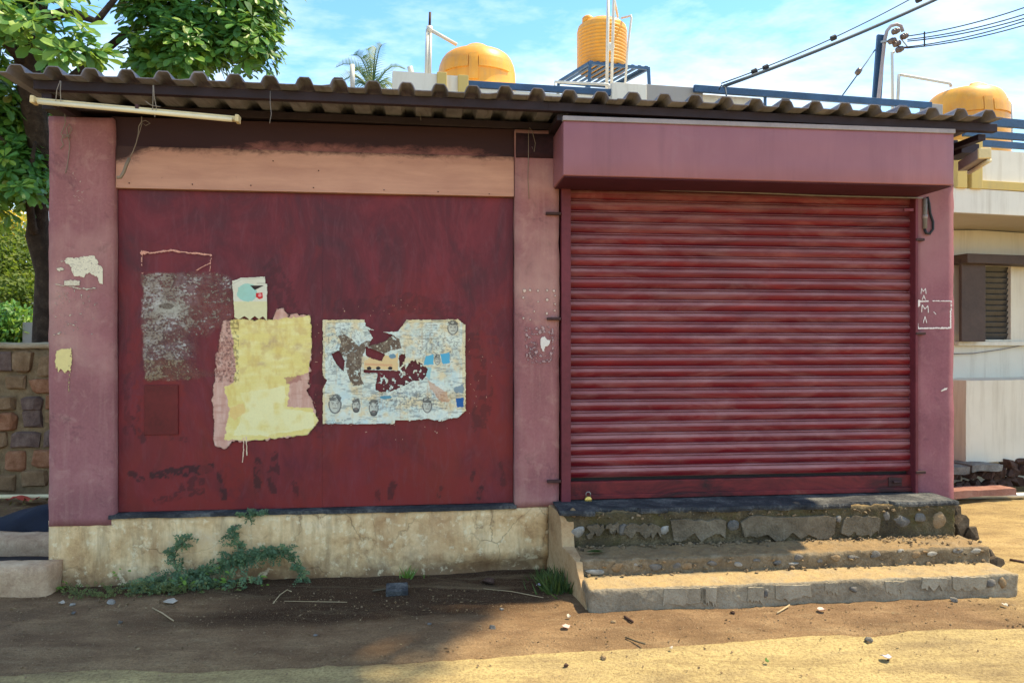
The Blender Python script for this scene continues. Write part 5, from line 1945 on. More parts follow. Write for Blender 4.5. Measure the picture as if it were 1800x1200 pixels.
# tube light seen end-on at the right end
T2a, T2b = Vector((sR + .004, -.10, FAC.z(1680, 292, -.1))), Vector((FAC.s(1708, -.30), -.42, FAC.z(1712, 270, -.42)))
t2 = thing('tube_light', 'tube light fitting jutting out from the right end of the shop', 'light', T2a, FAC.F, 'tube light fittings')
dd = (T2b - T2a).normalized()
part('batten', MB().beam(T2a, T2b, .085, .075), M['strip'], t2, .006)
part('end_cap', MB().beam(T2b + dd * .001, T2b + dd * .022, .090, .080), M['tube'], t2, .008)
part('tube', MB().tube([T2a + Vector((.03, -.02, -.052)), T2b + Vector((.03, -.02, -.052))], .016, 10), M['tube_glass'], t2, smooth=True)

# cable with connector on the right pillar
cb = thing('cable_connector', 'grey connector with black cable loop on the right pillar top', 'cable', (FAC.s(1626), -.02, FAC.z(1626, 412)), FAC.F)
part('connector', MB().tube(fpts([(1626, 349), (1626, 402)], -.022), .016, 12), M['wire_grey'], cb, smooth=True)
part('collar', MB().tube(fpts([(1626, 378), (1626, 384)], -.022), .019, 12), M['strip'], cb, smooth=True)
part('cable', MB().tube(fpts([(1630, 346), (1633, 358), (1635, 375), (1640, 390), (1640, 403), (1634, 411), (1628, 410), (1625, 403)], -.025), .010, 8), M['black'], cb, smooth=True)

# padlock
pk = thing('padlock', 'small brass padlock hanging at the left end of the shutter bottom', 'padlock', (FAC.s(1034, 0), -.01, FAC.z(1034, 886)), FAC.F)
ps, pz_ = FAC.at(1034, 878, -.012)
part('lock_body', MB().lathe((ps, -.012, pz_), [(.001, -.011), (.022, -.010), (.027, -.006), (.027, .006), (.022, .010), (.001, .011)], 20, (0, -1, 0)), M['brass'], pk, smooth=True)
part('shackle', MB().tube([(ps - .016, -.012, pz_ + .018), (ps - .017, -.012, pz_ + .046), (ps - .009, -.012, pz_ + .058), (ps + .009, -.012, pz_ + .058), (ps + .017, -.012, pz_ + .046), (ps + .016, -.012, pz_ + .018)], .0038, 8), M['steel'], pk, smooth=True)

# ------------------------------------------------------------------ paper and paint on the door
DY = .048
# grey scraped glue where a bill was
r_ = Ras(240, 430, 420, 680, 1.15, 21)
m0 = r_.mpoly([(250, 482), (385, 478), (410, 492), (412, 556), (388, 590), (382, 660), (330, 668), (255, 668), (250, 560)], 5, 8, 3)
den = .80 - .0030 * (r_.X - 250) - .42 * r_.blur(((r_.X > 333 + 9 * np.sin(r_.Y / 6)) & (r_.Y > 582 + 8 * np.sin(r_.X / 7)) & (r_.Y < 655)).astype(float), 6) + .22 * np.exp(-((r_.X - 290) / 40) ** 2 - ((r_.Y - 545) / 55) ** 2)
Xs = r_.X + 14 * np.sin(r_.Y / 17) + (r_.f(24, 3, 2) - .5) * 30
cs = np.abs(np.sin((r_.Y + 10 * np.sin(r_.X / 21)) * .42 + (r_.f(14, 8, 2) - .5) * 9))
strk = r_.f(3.0, 31, 3) * .40 + r_.f(12, 5, 3) * .32 + cs * .10 + r_.an(20, 2.4, 15, 2) * .18
al = np.clip((strk - (.70 - den * .36)) * 7, 0, 1) * np.clip(r_.blur(m0, 2) * 1.6 - .3, 0, 1)
al = np.maximum(al, .28 * r_.blur(m0, 3) * np.clip(den * 1.5, 0, 1))
r_.rgb[:] = L(150, 136, 122)[:3]
wht = np.clip((r_.f(20, 41, 3) - .38) * 3, 0, 1) * np.clip((r_.an(9, 2.4, 9) - .3) * 3, 0, 1)
r_.put(wht, (206, 202, 198), .9, False)
r_.put(np.clip((r_.f(5, 66, 4) - .5) * 6, 0, 1), (104, 84, 72), .6, False)
ey = np.clip(1.2 - np.hypot((r_.X - 300) / 38, (r_.Y - 542) / 20), 0, 1)
r_.put(ey, (186, 182, 166), .9, False)
r_.put(r_.mell(292, 538, 14, 5, 2, 5, 4), (104, 90, 78), .8, False)
r_.put((r_.Y > 632).astype(float), (140, 118, 88), .7, False)
r_.a = np.clip(np.maximum(al, ey * .9 * m0), 0, .96)
m2 = r_.mline([(250, 445), (275, 443), (300, 440), (335, 445), (372, 448)], 3.4, 2, 5, 4)
m2 = np.maximum(m2, r_.mline([(249, 440), (250, 480)], 2.4, 2, 4, 6) * (r_.f(4, 8, 2) > .38))
m2 = np.maximum(m2, r_.mline([(371, 450), (368, 480)], 2.2, 2, 4, 7) * (r_.f(4, 9, 2) > .42))
m2 = np.maximum(m2, r_.mline([(370, 462), (345, 475)], 2.0, 1, 5, 9))
m2 = np.maximum(m2, r_.mell(252, 444, 6, 4, 2, 3, 3))
r_.put(m2, (222, 160, 138))
part('glue_residue', shift(r_.mesh('glue_residue', FAC, DY, 0, True), door), M['decal'], door, fix=False, kind='stuff', label='grey scraped glue marks of a removed bill')

# pink and yellow brushed paint
r_ = Ras(366, 532, 568, 815, 1.05, 33)
pinkp = [(393, 562), (480, 566), (484, 542), (500, 540), (506, 556), (520, 552), (544, 552), (548, 590), (546, 640), (542, 690), (556, 722), (560, 742), (540, 764), (470, 772), (408, 776), (398, 788), (376, 784), (374, 690), (378, 640), (384, 600)]
PK = r_.mpoly(pinkp, 5, 7, 2)
r_.put(PK, (205, 160, 142))
r_.put(PK * np.clip((r_.an(4, 22, 3) - .4) * 3, 0, 1), (222, 186, 168), .7)
r_.put(PK * np.clip((r_.an(20, 4, 8) - .5) * 4, 0, 1), (184, 130, 112), .5)
thin = r_.mpoly([(380, 598), (412, 592), (424, 650), (410, 670), (380, 672)], 4, 8, 12) * np.clip((r_.f(4, 77, 4) - .42) * 6, 0, 1)
r_.put(thin, (168, 112, 98), .5)
ylw = [(404, 562), (470, 562), (546, 556), (548, 600), (542, 655), (524, 660), (508, 672), (506, 714), (550, 718), (560, 742), (540, 764), (460, 772), (394, 774), (398, 748), (404, 720), (394, 680), (412, 670), (414, 640), (408, 590)]
YL = r_.mpoly(ylw, 4, 6, 7)
r_.put(YL, (232, 214, 134))
r_.put(YL * np.clip((r_.an(26, 7, 3) - .42) * 3, 0, 1), (240, 228, 164), .8)
r_.put(YL * np.clip((r_.an(6, 22, 5) - .52) * 4, 0, 1), (222, 192, 108), .55)
r_.put(r_.mpoly([(420, 690), (500, 680), (504, 720), (550, 726), (552, 752), (470, 766), (410, 764), (430, 716)], 4, 10, 9) * np.clip((r_.f(20, 88, 2) - .2) * 3, 0, 1), (240, 232, 176), .85)
r_.put(YL * np.clip((r_.f(12, 14, 4) - .52) * 5, 0, 1) * (r_.Y < 660), (206, 172, 112), .45)
for (cx, cy, rx_, ry_) in ((428, 603, 6, 6), (470, 606, 9, 8), (482, 598, 7, 10), (524, 608, 6, 5), (460, 640, 9, 4)):
    r_.put(np.clip(1.3 - np.hypot((r_.X - cx) / rx_ / 1.3, (r_.Y - cy) / ry_ / 1.3), 0, 1) * YL * np.clip(r_.f(4, int(cx)) * 2 - .4, 0, 1), (186, 152, 122), .6)
r_.put(r_.mpoly([(404, 716), (428, 708), (432, 724), (412, 738), (404, 730)], 2, 6, 3), (232, 190, 122), .6)
r_.put(r_.mpoly([(500, 664), (528, 658), (530, 668), (504, 676)], 3, 5, 5), (168, 112, 100), .7)
soft_ = r_.blur(r_.a, 3)
r_.a = np.clip((soft_ - .5) * 2.2 + .5 + (r_.an(14, 2.2, 6) - .5) * 1.5 * np.clip(4 * soft_ * (1 - soft_), 0, 1), 0, 1)
r_.a *= 1 - .55 * np.clip((r_.f(3, 12, 3) - .45) * 6, 0, 1) * ((r_.X < 420) & (r_.Y < 672))
r_.put(r_.mline([(428, 770), (428, 792), (426, 812)], 2.4, 1, 6, 3), (226, 190, 165))
r_.put(r_.mline([(433, 768), (434, 800)], 2.6, 1, 6, 5), (226, 200, 170))
part('paint_patch', shift(r_.mesh('paint_patch', FAC, DY - .0025, 0, True), door), M['brushed'], door, fix=False, label='yellow paint brushed over a pink patch')

# small notice
r_ = Ras(404, 482, 474, 568, 1.6, 41)
m = r_.mpoly([(408, 494), (424, 488), (466, 486), (467, 498), (470, 499), (470, 565), (462, 556), (456, 562), (448, 556), (440, 563), (430, 556), (420, 562), (412, 558), (410, 520)], 1.0, 4, 2)
r_.put(m, (222, 218, 196))
r_.put(m * (r_.Y > 530), (222, 214, 158), .8)
r_.put(m * r_.mell(434, 514, 17, 16, 4, 7, 3), (150, 205, 190), .85)
r_.put(m * r_.mpoly([(440, 502), (464, 502), (448, 510)]), (52, 40, 40))
r_.put(m * r_.mpoly([(450, 515), (462, 514), (462, 524), (456, 526), (450, 522)], .6, 3, 2), (205, 50, 50))
r_.put(m * r_.mell(457, 519, 3, 3), (235, 150, 150))
r_.put(m * r_.mline([(410, 499), (424, 491), (466, 489)], 1.0), (150, 146, 130), .6)
r_.put(m * r_.mline([(452, 498), (469, 498)], 1.0), (120, 112, 100), .7)
solo('paper_notice', r_.mesh('paper_notice', FAC, DY - .004, .018), M['print'], 'small torn white notice with a turquoise blot above the yellow paint', 'notice', FAC.F, fix=False)

# torn poster
r_ = Ras(560, 552, 828, 752, 1.5, 51)
full = [(567, 562), (641, 561), (643, 572), (664, 584), (700, 582), (714, 562), (806, 561), (812, 566), (818, 570), (819, 722), (806, 734), (786, 736), (778, 741), (752, 736), (700, 742), (690, 745), (567, 745), (567, 682), (574, 668), (567, 660)]
pm = r_.mpoly(full, 1.4, 4, 3)
r_.put(pm, (222, 230, 216))
tn = r_.f(22, 3, 4)
r_.put(pm * np.clip((tn - .42) * 6, 0, 1), (226, 206, 158), .8)
r_.put(pm * np.clip((r_.f(12, 47, 4) - .5) * 5, 0, 1), (188, 214, 214), .6)
r_.put(pm * np.clip((r_.f(9, 9, 4) - .5) * 6, 0, 1), (218, 228, 212), .7)
r_.put(pm * ((r_.X < 572) | (r_.X > 812) | (r_.Y < 567)), (228, 210, 158), .7)
scrib = np.abs(r_.f(5, 23, 3) - .5) < .025
zone = np.clip(np.maximum.reduce([np.exp(-((r_.X - 600) / 40) ** 2 - ((r_.Y - 610) / 45) ** 2), np.exp(-((r_.X - 770) / 45) ** 2 - ((r_.Y - 608) / 30) ** 2), np.exp(-((r_.X - 720) / 70) ** 2 - ((r_.Y - 700) / 22) ** 2)]), 0, 1)
r_.put(pm * scrib * np.clip(zone * 1.6, 0, 1), (84, 80, 80), .7)
r_.put(pm * np.clip((r_.f(3.5, 28, 3) - .52) * 6, 0, 1) * zone, (84, 96, 108), .6)
r_.put(pm * np.clip((r_.an(9, 2.2, 44) - .56) * 8, 0, 1) * (r_.f(18, 45, 2) > .42), (92, 100, 106), .5)
r_.put(pm * np.clip((r_.an(3, 40, 91) - .62) * 6, 0, 1), (196, 164, 118), .4)
rgp = random.Random(17)
for k in range(16):      # lines of illegible worn print
    y_ = 690 + k % 5 * 7 + rgp.uniform(-1, 1)
    x_ = 690 + (k // 5) * 34
    r_.put(pm * r_.mline([(x_, y_), (x_ + rgp.uniform(10, 26), y_ + rgp.uniform(-1, 1))], 1.6, 1, 3, k) * (r_.f(2.4, k, 2) > .45), (96, 110, 120), .7)
for k in range(7):
    r_.put(pm * r_.mline([(730, 570 + k * 5), (730 + rgp.uniform(30, 55), 571 + k * 5)], 1.2, 1, 3, k + 30) * (r_.f(2.4, k + 40, 2) > .5), (150, 138, 112), .6)
r_.put(pm * r_.mpoly([(748, 626), (762, 622), (762, 640), (744, 642)], 1, 4, 1), (92, 178, 205))
r_.put(pm * r_.mpoly([(774, 622), (790, 619), (791, 638), (778, 640)], 1, 4, 2), (86, 172, 205))
r_.put(pm * r_.mpoly([(748, 645), (758, 645), (755, 668), (748, 660)], 2, 4, 3), (140, 200, 205), .8)
r_.put(pm * r_.mpoly([(801, 700), (815, 698), (815, 715), (803, 716)], 1, 3, 3), (32, 96, 160))
r_.put(pm * r_.mpoly([(796, 682), (815, 674), (815, 690), (800, 690)], 2, 3, 4), (100, 130, 150), .8)
r_.put(pm * r_.mpoly([(752, 668), (786, 690), (790, 706), (776, 706), (756, 684)], 3, 5, 6), (200, 140, 100), .6)


def headprint(cx, cy, rx_, ry_, beard, hair=True):
    ov = r_.mell(cx, cy, rx_, ry_, .8, 4, int(cx))
    r_.put(pm * ov, (196, 198, 184), .8)
    r_.put(pm * ov * (r_.X > cx + rx_ * .35), (150, 150, 140), .5)
    if hair:
        r_.put(pm * r_.mell(cx, cy - ry_ * .62, rx_ * 1.02, ry_ * .46, 2.2, 3, int(cx) + 1) * (r_.f(3, int(cx), 3) > .40) * (r_.Y < cy - ry_ * .35 + (np.abs(r_.X - cx) > rx_ * .6) * ry_ * .3), (66, 66, 68), .8)
    rim = r_.mell(cx, cy, rx_ * 1.08, ry_ * 1.06) - r_.mell(cx, cy, rx_ * .86, ry_ * .9)
    r_.put(pm * np.clip(rim, 0, 1) * (r_.Y > cy - ry_ * .3), (78, 78, 80), .75)
    if beard:
        r_.put(pm * r_.mell(cx, cy + ry_ * .72, rx_ * .8, ry_ * .38, .8, 3, 5), (60, 58, 60), .8)
        r_.put(pm * r_.mell(cx, cy + ry_ * .48, rx_ * .32, ry_ * .12), (170, 150, 140), .9)
    for sg in (-1, 1):
        r_.put(pm * r_.mline([(cx + sg * rx_ * .22, cy - ry_ * .14), (cx + sg * rx_ * .56, cy - ry_ * .18)], 1.6), (84, 80, 78), .7)
        r_.put(pm * r_.mell(cx + sg * rx_ * .38, cy + ry_ * .0, rx_ * .14, ry_ * .07), (120, 116, 108), .6)
    r_.put(pm * r_.mline([(cx, cy), (cx + 1, cy + ry_ * .25)], 1.0), (120, 116, 108), .7)
    r_.put(pm * r_.mline([(cx - rx_ * .3, cy + ry_ * .45), (cx + rx_ * .3, cy + ry_ * .45)], 1.3), (84, 70, 66), .8)


headprint(589, 710, 11, 16, False)
headprint(626, 712, 7, 12, True)
headprint(657, 716, 8, 14, True)
headprint(751, 712, 8, 13, False)
headprint(769, 632, 5, 9, False)
headprint(796, 576, 9, 12, False)
r_.put(pm * r_.mell(678, 698, 11, 3, 1, 3, 1), (64, 140, 165), .9)
r_.put(pm * r_.mline([(578, 739), (608, 738)], 1.2) * (r_.f(2, 5, 2) > .42), (90, 100, 105), .8)
r_.put(pm * r_.mline([(585, 742), (602, 742)], 1.0) * (r_.f(2, 6, 2) > .42), (90, 100, 105), .8)
grey_ = r_.mpoly([(594, 590), (606, 588), (620, 596), (630, 608), (642, 600), (662, 596), (690, 588), (702, 596), (706, 612), (688, 616), (672, 624), (650, 624), (642, 612), (636, 630), (634, 660), (640, 676), (622, 678), (612, 660), (606, 630), (596, 616), (600, 602)], 2, 5, 8)
r_.put(grey_ * (r_.f(4, 38, 4) > .34), (104, 88, 74))
r_.put(grey_ * (r_.f(3, 39, 3) > .55), (132, 116, 98), .7)
r_.put(r_.mpoly([(640, 634), (660, 622), (690, 626), (700, 620), (700, 652), (692, 650), (640, 648)], 1.5, 4, 4), (226, 196, 142))
r_.put(r_.mpoly([(642, 638), (690, 640), (690, 644), (642, 642)], 1, 4, 4), (214, 150, 112), .6)
for cx in (649, 665, 686):
    r_.put(r_.mell(cx, 647, 4, 3, .6, 3, cx), (44, 40, 44))
r_.put(r_.mell(690, 626, 6, 4, 1, 3, 2), (90, 140, 165), .9)
r_.cut(r_.mpoly([(583, 622), (596, 616), (606, 634), (604, 652), (592, 640)], 1, 4, 5))
r_.cut(r_.mpoly([(643, 610), (660, 616), (676, 622), (672, 634), (654, 630), (644, 624)], 1.5, 4, 7))
r_.cut(r_.mpoly([(648, 580), (672, 584), (690, 588), (676, 600), (648, 608), (656, 594)], 2, 4, 9))
r_.cut(r_.mpoly([(702, 624), (712, 620), (712, 650), (722, 634), (738, 632), (742, 640), (752, 648), (748, 660), (740, 670), (728, 668), (712, 676), (690, 686), (672, 690), (660, 684), (664, 656), (676, 652), (702, 654)], 2, 4, 11) * (r_.f(5, 81, 3) > .40))
r_.cut(r_.mpoly([(640, 650), (702, 652), (700, 656), (640, 655)], 1, 4, 3))
r_.cut(((r_.Y > 738) & (r_.X > 690)) * (r_.f(4, 61, 3) > .5))
solo('torn_poster', r_.mesh('torn_poster', FAC, DY - .0035, .016), M['print'], 'large torn poster with small printed heads right of the yellow paint', 'poster', FAC.F, fix=False)

# paint spots round the poster
r_ = Ras(540, 480, 880, 860, 1.1, 61)
ring = (np.hypot((r_.X - 695) / 165, (r_.Y - 650) / 115) > .82) & (np.hypot((r_.X - 695) / 165, (r_.Y - 650) / 115) < 1.1)
r_.put(((r_.f(3, 5, 2) > .80) & ring).astype(float), (190, 150, 128))
r_.put(r_.mline([(425, 822), (422, 836)], 2), (220, 190, 170))
part('paint_speck', shift(r_.mesh('paint_speck', FAC, DY + .002), door), M['paintmark'], door, fix=False, kind='stuff')


# ------------------------------------------------------------------ paper and marks on the pillars
PY = -.0115


def scrap(r_, label):
    full = r_.a.copy()
    r_.big()
    solo('paper_scrap', r_.mesh('paper_scrap', FAC, PY), M['print'], label, 'paper', FAC.F, 'paper remnants on the pillars', fix=False)
    r_.a = r_.blur(full, 1) * .9 * (r_.blur(r_.a, 1) <= .3)
    if (r_.a > .5).any():
        part('paste_mark', shift(r_.mesh('paste_mark', FAC, PY, 0, True), shop), M['decal'], shop, fix=False, kind='stuff')


r_ = Ras(92, 440, 192, 600, 1.4, 71)
m = r_.mpoly([(98, 457), (112, 458), (120, 452), (134, 454), (150, 450), (168, 450), (172, 462), (180, 470), (182, 486), (180, 500), (174, 498), (170, 486), (152, 480), (146, 488), (130, 486), (124, 470), (114, 460)], 3, 5, 2)
m = np.maximum(m, r_.mpoly([(112, 494), (122, 492), (142, 494), (140, 502), (112, 502)], 2, 4, 3))
m = np.maximum(m, r_.mell(106, 473, 7, 4, 2, 3, 4))
m = np.maximum(m, r_.mline([(98, 500), (112, 502)], 2, 1, 4, 5))
m = np.maximum(m, r_.mline([(122, 504), (150, 508), (168, 506)], 2.2, 2, 4, 6))
m = np.maximum(m, ((r_.f(3, 8, 2) > .765) & (r_.Y > 505) & (r_.Y < 590) & (r_.X < 172)).astype(float))
r_.put(m, (228, 218, 190))
r_.put(m * (np.abs(r_.f(3, 14, 2) - .5) < .03) * (r_.Y < 480), (150, 140, 128), .8)
scrap(r_, 'torn white paper remnants on the leftmost pillar')
r_ = Ras(92, 606, 150, 700, 1.4, 81)
m = r_.mpoly([(100, 616), (112, 612), (126, 612), (127, 640), (124, 656), (120, 650), (114, 656), (108, 648), (104, 654), (97, 646), (97, 630)], 3, 4, 2)
m = np.maximum(m, r_.mline([(122, 650), (121, 690)], 1.8, 2, 4, 3) * (r_.f(3, 4, 2) > .40))
m = m * (r_.f(4, 21, 3) > .22)
r_.put(m, (226, 208, 140))
scrap(r_, 'yellowish peeled paper lower on the leftmost pillar')
r_ = Ras(908, 500, 984, 660, 1.4, 91)
m = ((r_.f(3, 8, 3) > .56) & (r_.mell(957, 605, 14, 20) < .5) & (r_.mpoly([(922, 576), (960, 572), (974, 578), (972, 636), (926, 640)], 3, 6, 2) > 0)).astype(float)
r_.put(m, (190, 160, 158))
m2 = r_.mpoly([(950, 594), (958, 590), (962, 596), (968, 598), (966, 606), (958, 610), (957, 620), (953, 616), (950, 606)], 1.5, 3, 2)
r_.put(m2, (222, 214, 205))
dots = np.zeros(r_.X.shape)
for (x, y, q) in ((922, 511, 3.4), (932, 510, 2.4), (946, 511, 2.2), (962, 510, 2.4), (974, 511, 2.6), (920, 523, 2.0), (962, 527, 2.8), (946, 530, 1.5), (939, 547, 1.8), (961, 551, 2.4), (920, 559, 2.0), (976, 520, 1.8), (976, 534, 2), (975, 546, 2), (932, 562, 1.6)):
    dots = np.maximum(dots, r_.mell(x, y, q, q, .8, 3, x))
r_.put(dots, (220, 196, 180))
scrap(r_, 'small white paper bit on the pillar between door and shutter')
# white hand-painted frame and letters on the right pillar
r_ = Ras(1608, 500, 1676, 584, 2.0, 95)
w = np.zeros(r_.X.shape)
for pts, wd in (([(1612, 530), (1632, 529)], 2.6), ([(1640, 529), (1672, 529)], 2.2), ([(1672, 529), (1672, 544)], 2.8), ([(1671, 546), (1671, 576)], 3.0), ([(1671, 576), (1614, 577)], 3.4), ([(1611, 560), (1614, 577)], 3.6), ([(1641, 548), (1645, 552)], 1.8)):
    w = np.maximum(w, r_.mline(pts, wd, .8, 3, int(pts[0][0])) * (r_.f(2.5, int(pts[0][1]), 2) > .22))
w = np.maximum(w, r_.mpoly([(1609, 527), (1618, 527), (1618, 538), (1610, 542)], .8, 3, 3))
for pts, wd in (([(1619, 516), (1620, 507), (1623, 512), (1627, 507), (1628, 516)], 1.8),
                ([(1621, 527), (1624, 519), (1627, 527)], 1.7), ([(1622, 524), (1626, 524)], 1.2),
                ([(1620, 548), (1621, 536), (1626, 543), (1631, 537), (1632, 549)], 2.0),
                ([(1623, 567), (1626, 556), (1629, 567)], 1.9)):
    w = np.maximum(w, r_.mline(pts, wd, .5, 3, int(pts[0][1])))
r_.put(w, (232, 222, 216))
part('painted_lettering', shift(r_.mesh('painted_lettering', FAC, PY), shop), M['paintmark'], shop, fix=False, label='white hand-painted frame and letters MAMA')
r_ = Ras(1645, 670, 1676, 696, 1.6, 97)
r_.put(r_.mpoly([(1652, 687), (1660, 682), (1666, 681), (1664, 685), (1655, 688)], .6, 3, 3), (228, 218, 206))
scrap(r_, 'tiny white scrap low on the right pillar')
# chipped plaster marks on the left pillar
r_ = Ras(120, 290, 160, 370, 1.4, 99)
m = ((r_.f(3, 3, 2) > .70) & (np.hypot(r_.X - 139, (r_.Y - 308)) < 14)).astype(float)
m = np.maximum(m, ((r_.f(3, 4, 2) > .66) & (np.hypot(r_.X - 141, (r_.Y - 346)) < 12)).astype(float))
r_.put(m, (178, 150, 138))
part('plaster_chip', shift(r_.mesh('plaster_chip', FAC, PY), shop), M['paintmark'], shop, fix=False, kind='stuff')

# ================================================================== PLANTS, RUBBISH AND SMALL STONES
rg5 = np.random.default_rng(44)


def sprigs(points, rg, n_leaflets=(9, 14), rach=(.05, .09), lf=(.020, .032), out=(0, -.8, .5)):
    P, D, U, Ln, Rn = [], [], [], [], []
    for p in points:
        d = Vector(rg.normal(size=3)) * .8 + Vector(out)
        d.normalize()
        r = rg.uniform(*rach)
        k = rg.integers(*n_leaflets)
        side = d.cross(Vector((.2, -.5, .8))).normalized()
        b0_ = rg.random() * .6
        for i in range(k):
            t = i / k
            q = Vector(p) + d * (r * t) - Vector((0, 0, .35 * r * t * t))
            sg = 1 if i % 2 else -1
            P.append(q)
            D.append(side * sg + d * .55 + Vector(rg.normal(size=3)) * .12)
            U.append(Vector((0, -.6, .8)) + Vector(rg.normal(size=3)) * .2)
            Ln.append(rg.uniform(*lf) * (1 - .3 * t))
            Rn.append(min(1, b0_ + rg.random() * .4))
    return np.array(P), np.array(D), np.array(U), np.array(Ln), np.array(Rn)


Fi = FAC.F


def fw_(x, y, d):
    s, z = FAC.at(x, y, d)
    return Vector((s, d, z))


vine = thing('climbing_plant', 'grey green creeper trailing over the cream base wall', 'plant', fw_(330, 1045, -.10), FAC.F)
runs = [[(260, 1045), (300, 1025), (340, 1012), (385, 998), (425, 985), (470, 968), (505, 972), (520, 990), (530, 1010), (541, 1030)],
        [(318, 1020), (308, 995), (306, 975), (316, 958), (336, 941)], [(430, 985), (424, 966), (412, 950), (408, 932), (415, 922)],
        [(340, 1030), (390, 1020), (440, 1040), (460, 1045)], [(440, 975), (480, 968), (510, 965)], [(290, 1015), (250, 1030), (215, 1052)], [(350, 1010), (380, 990), (410, 980), (440, 972)]]
pts = []
for run in runs:
    ln_ = [fw_(x, y, -.045 - .02 * math.sin(i * 1.7)) for i, (x, y) in enumerate(run)]
    part('stem', MB().tube(ln_, .0045, 5), M['stem'], vine, smooth=True)
    for a, b_ in zip(ln_[:-1], ln_[1:]):
        k = max(2, int((b_ - a).length / .0075))
        for i in range(k):
            p = a.lerp(b_, rg5.random())
            pts.append(p + Vector((rg5.normal() * .016, -abs(rg5.normal()) * .02, rg5.normal() * .016)))
for k in range(150):
    x, y = rg5.uniform(235, 460), rg5.uniform(1012, 1066)
    pts.append(fw_(x, y, -.08 - .12 * rg5.random()))
for k in range(18):
    pts.append(fw_(rg5.uniform(422, 458), rg5.uniform(900, 908), -.035))
me = leaf_mesh('foliage', 'oval', *sprigs(pts, rg5), base=BASE[vine])
part('foliage', me, M['vine'], vine, kind='stuff', fix=False)

weed = thing('weed_patch', 'low olive green weeds along the foot of the cream base wall', 'weeds', fw_(235, 1055, -.15), FAC.F)
pts = []
for k in range(900):
    t = rg5.random()
    x = 120 + 300 * t + rg5.normal() * 6
    y = 1050 + rg5.normal() * 13 + 6 * math.sin(t * 9)
    pts.append(fw_(x, max(1028, y), -.10 - .16 * rg5.random()))
part('foliage', leaf_mesh('foliage', 'oval', *sprigs(pts, rg5, (5, 9), (.02, .05), (.012, .022), (0, -.3, .9)), base=BASE[weed]), M['weed'], weed, kind='stuff', fix=False)
bl = thing('leafy_weed', 'bright green broad leaves among the creeper', 'plant', fw_(350, 1040, -.2), FAC.F, 'bright green weeds')
P, D, U, Ln, Rn = [], [], [], [], []
for (cx, cy, n, sz) in ((325, 1025, 12, .05), (375, 1002, 8, .042), (360, 1045, 12, .05), (385, 1030, 8, .045), (456, 1020, 6, .032), (470, 1024, 5, .03), (210, 1008, 8, .03), (345, 1055, 10, .045)):
    for i in range(n):
        P.append(fw_(cx + rg5.normal() * 8, cy + rg5.normal() * 7, -.15 - .06 * rg5.random()))
        D.append(Vector((rg5.normal(), -.6, .3 + rg5.normal() * .4)))
        U.append((0, -.5, .8))
        Ln.append(sz * rg5.uniform(.7, 1.2))
        Rn.append(rg5.random())
part('foliage', leaf_mesh('foliage', 'oval', P, D, U, Ln, Rn, BASE[bl]), M['bright'], bl, kind='stuff', fix=False)
b2 = thing('leafy_weed', 'small green weed at the foot of the leftmost pillar', 'plant', fw_(100, 1040, -.05), FAC.F, 'bright green weeds')
P, D, U, Ln, Rn = [], [], [], [], []
for i in range(46):
    P.append(fw_(100 + rg5.normal() * 9, 1032 + rg5.normal() * 5, -.04 - .05 * rg5.random()))
    D.append(Vector((rg5.normal(), -.6, .5 + rg5.normal() * .4)))
    U.append((0, -.5, .8)); Ln.append(.03 * rg5.uniform(.7, 1.3)); Rn.append(rg5.random() * .5)
part('foliage', leaf_mesh('foliage', 'oval', P, D, U, Ln, Rn, BASE[b2]), M['bright'], b2, kind='stuff', fix=False)


def tuft(label, cx, cy, d, spread, n, h, mat='grass'):
    t = thing('grass_tuft', label, 'grass', fw_(cx, cy, d), FAC.F, 'grass tufts along the wall foot')
    P, D, U, Ln, Rn = [], [], [], [], []
    c = fw_(cx, cy, d)
    for i in range(n):
        P.append(c + Vector((rg5.normal() * spread, rg5.normal() * spread * .8, -.01)))
        D.append(Vector((rg5.normal() * .45, rg5.normal() * .4, 1)))
        U.append(Vector((rg5.normal(), -1, .2)))
        Ln.append(h * rg5.uniform(.5, 1.1))
        Rn.append(rg5.random())
    part('blades', leaf_mesh('blades', 'blade', P, D, U, Ln, Rn, BASE[t]), M[mat], t, kind='stuff', fix=False)


tuft('dense green grass tuft against the left flank of the steps', 985, 1052, -.42, .055, 260, .22)
tuft('grass growing in the corner between base wall and steps', 962, 1025, -.15, .05, 120, .13)
tuft('thin grass sprouting from the base wall foot beside the brick', 716, 1022, -.02, .02, 24, .14, 'bright')
tuft('sparse grass blades at the base wall foot next to the thin grass', 750, 1022, -.03, .025, 20, .07, 'bright')
tuft('tiny grass sprigs at the front corner of the lowest step', 1030, 1090, -.92, .03, 30, .05, 'weed')


def gpt(px, py):
    p = gp(px, py)
    for _ in range(2):
        z = gz_scalar(p.x, p.y)
        if p.y < float(np.interp(p.x, rx, ry)):
            z = .012
        p = gp(px, py, z)
    return p


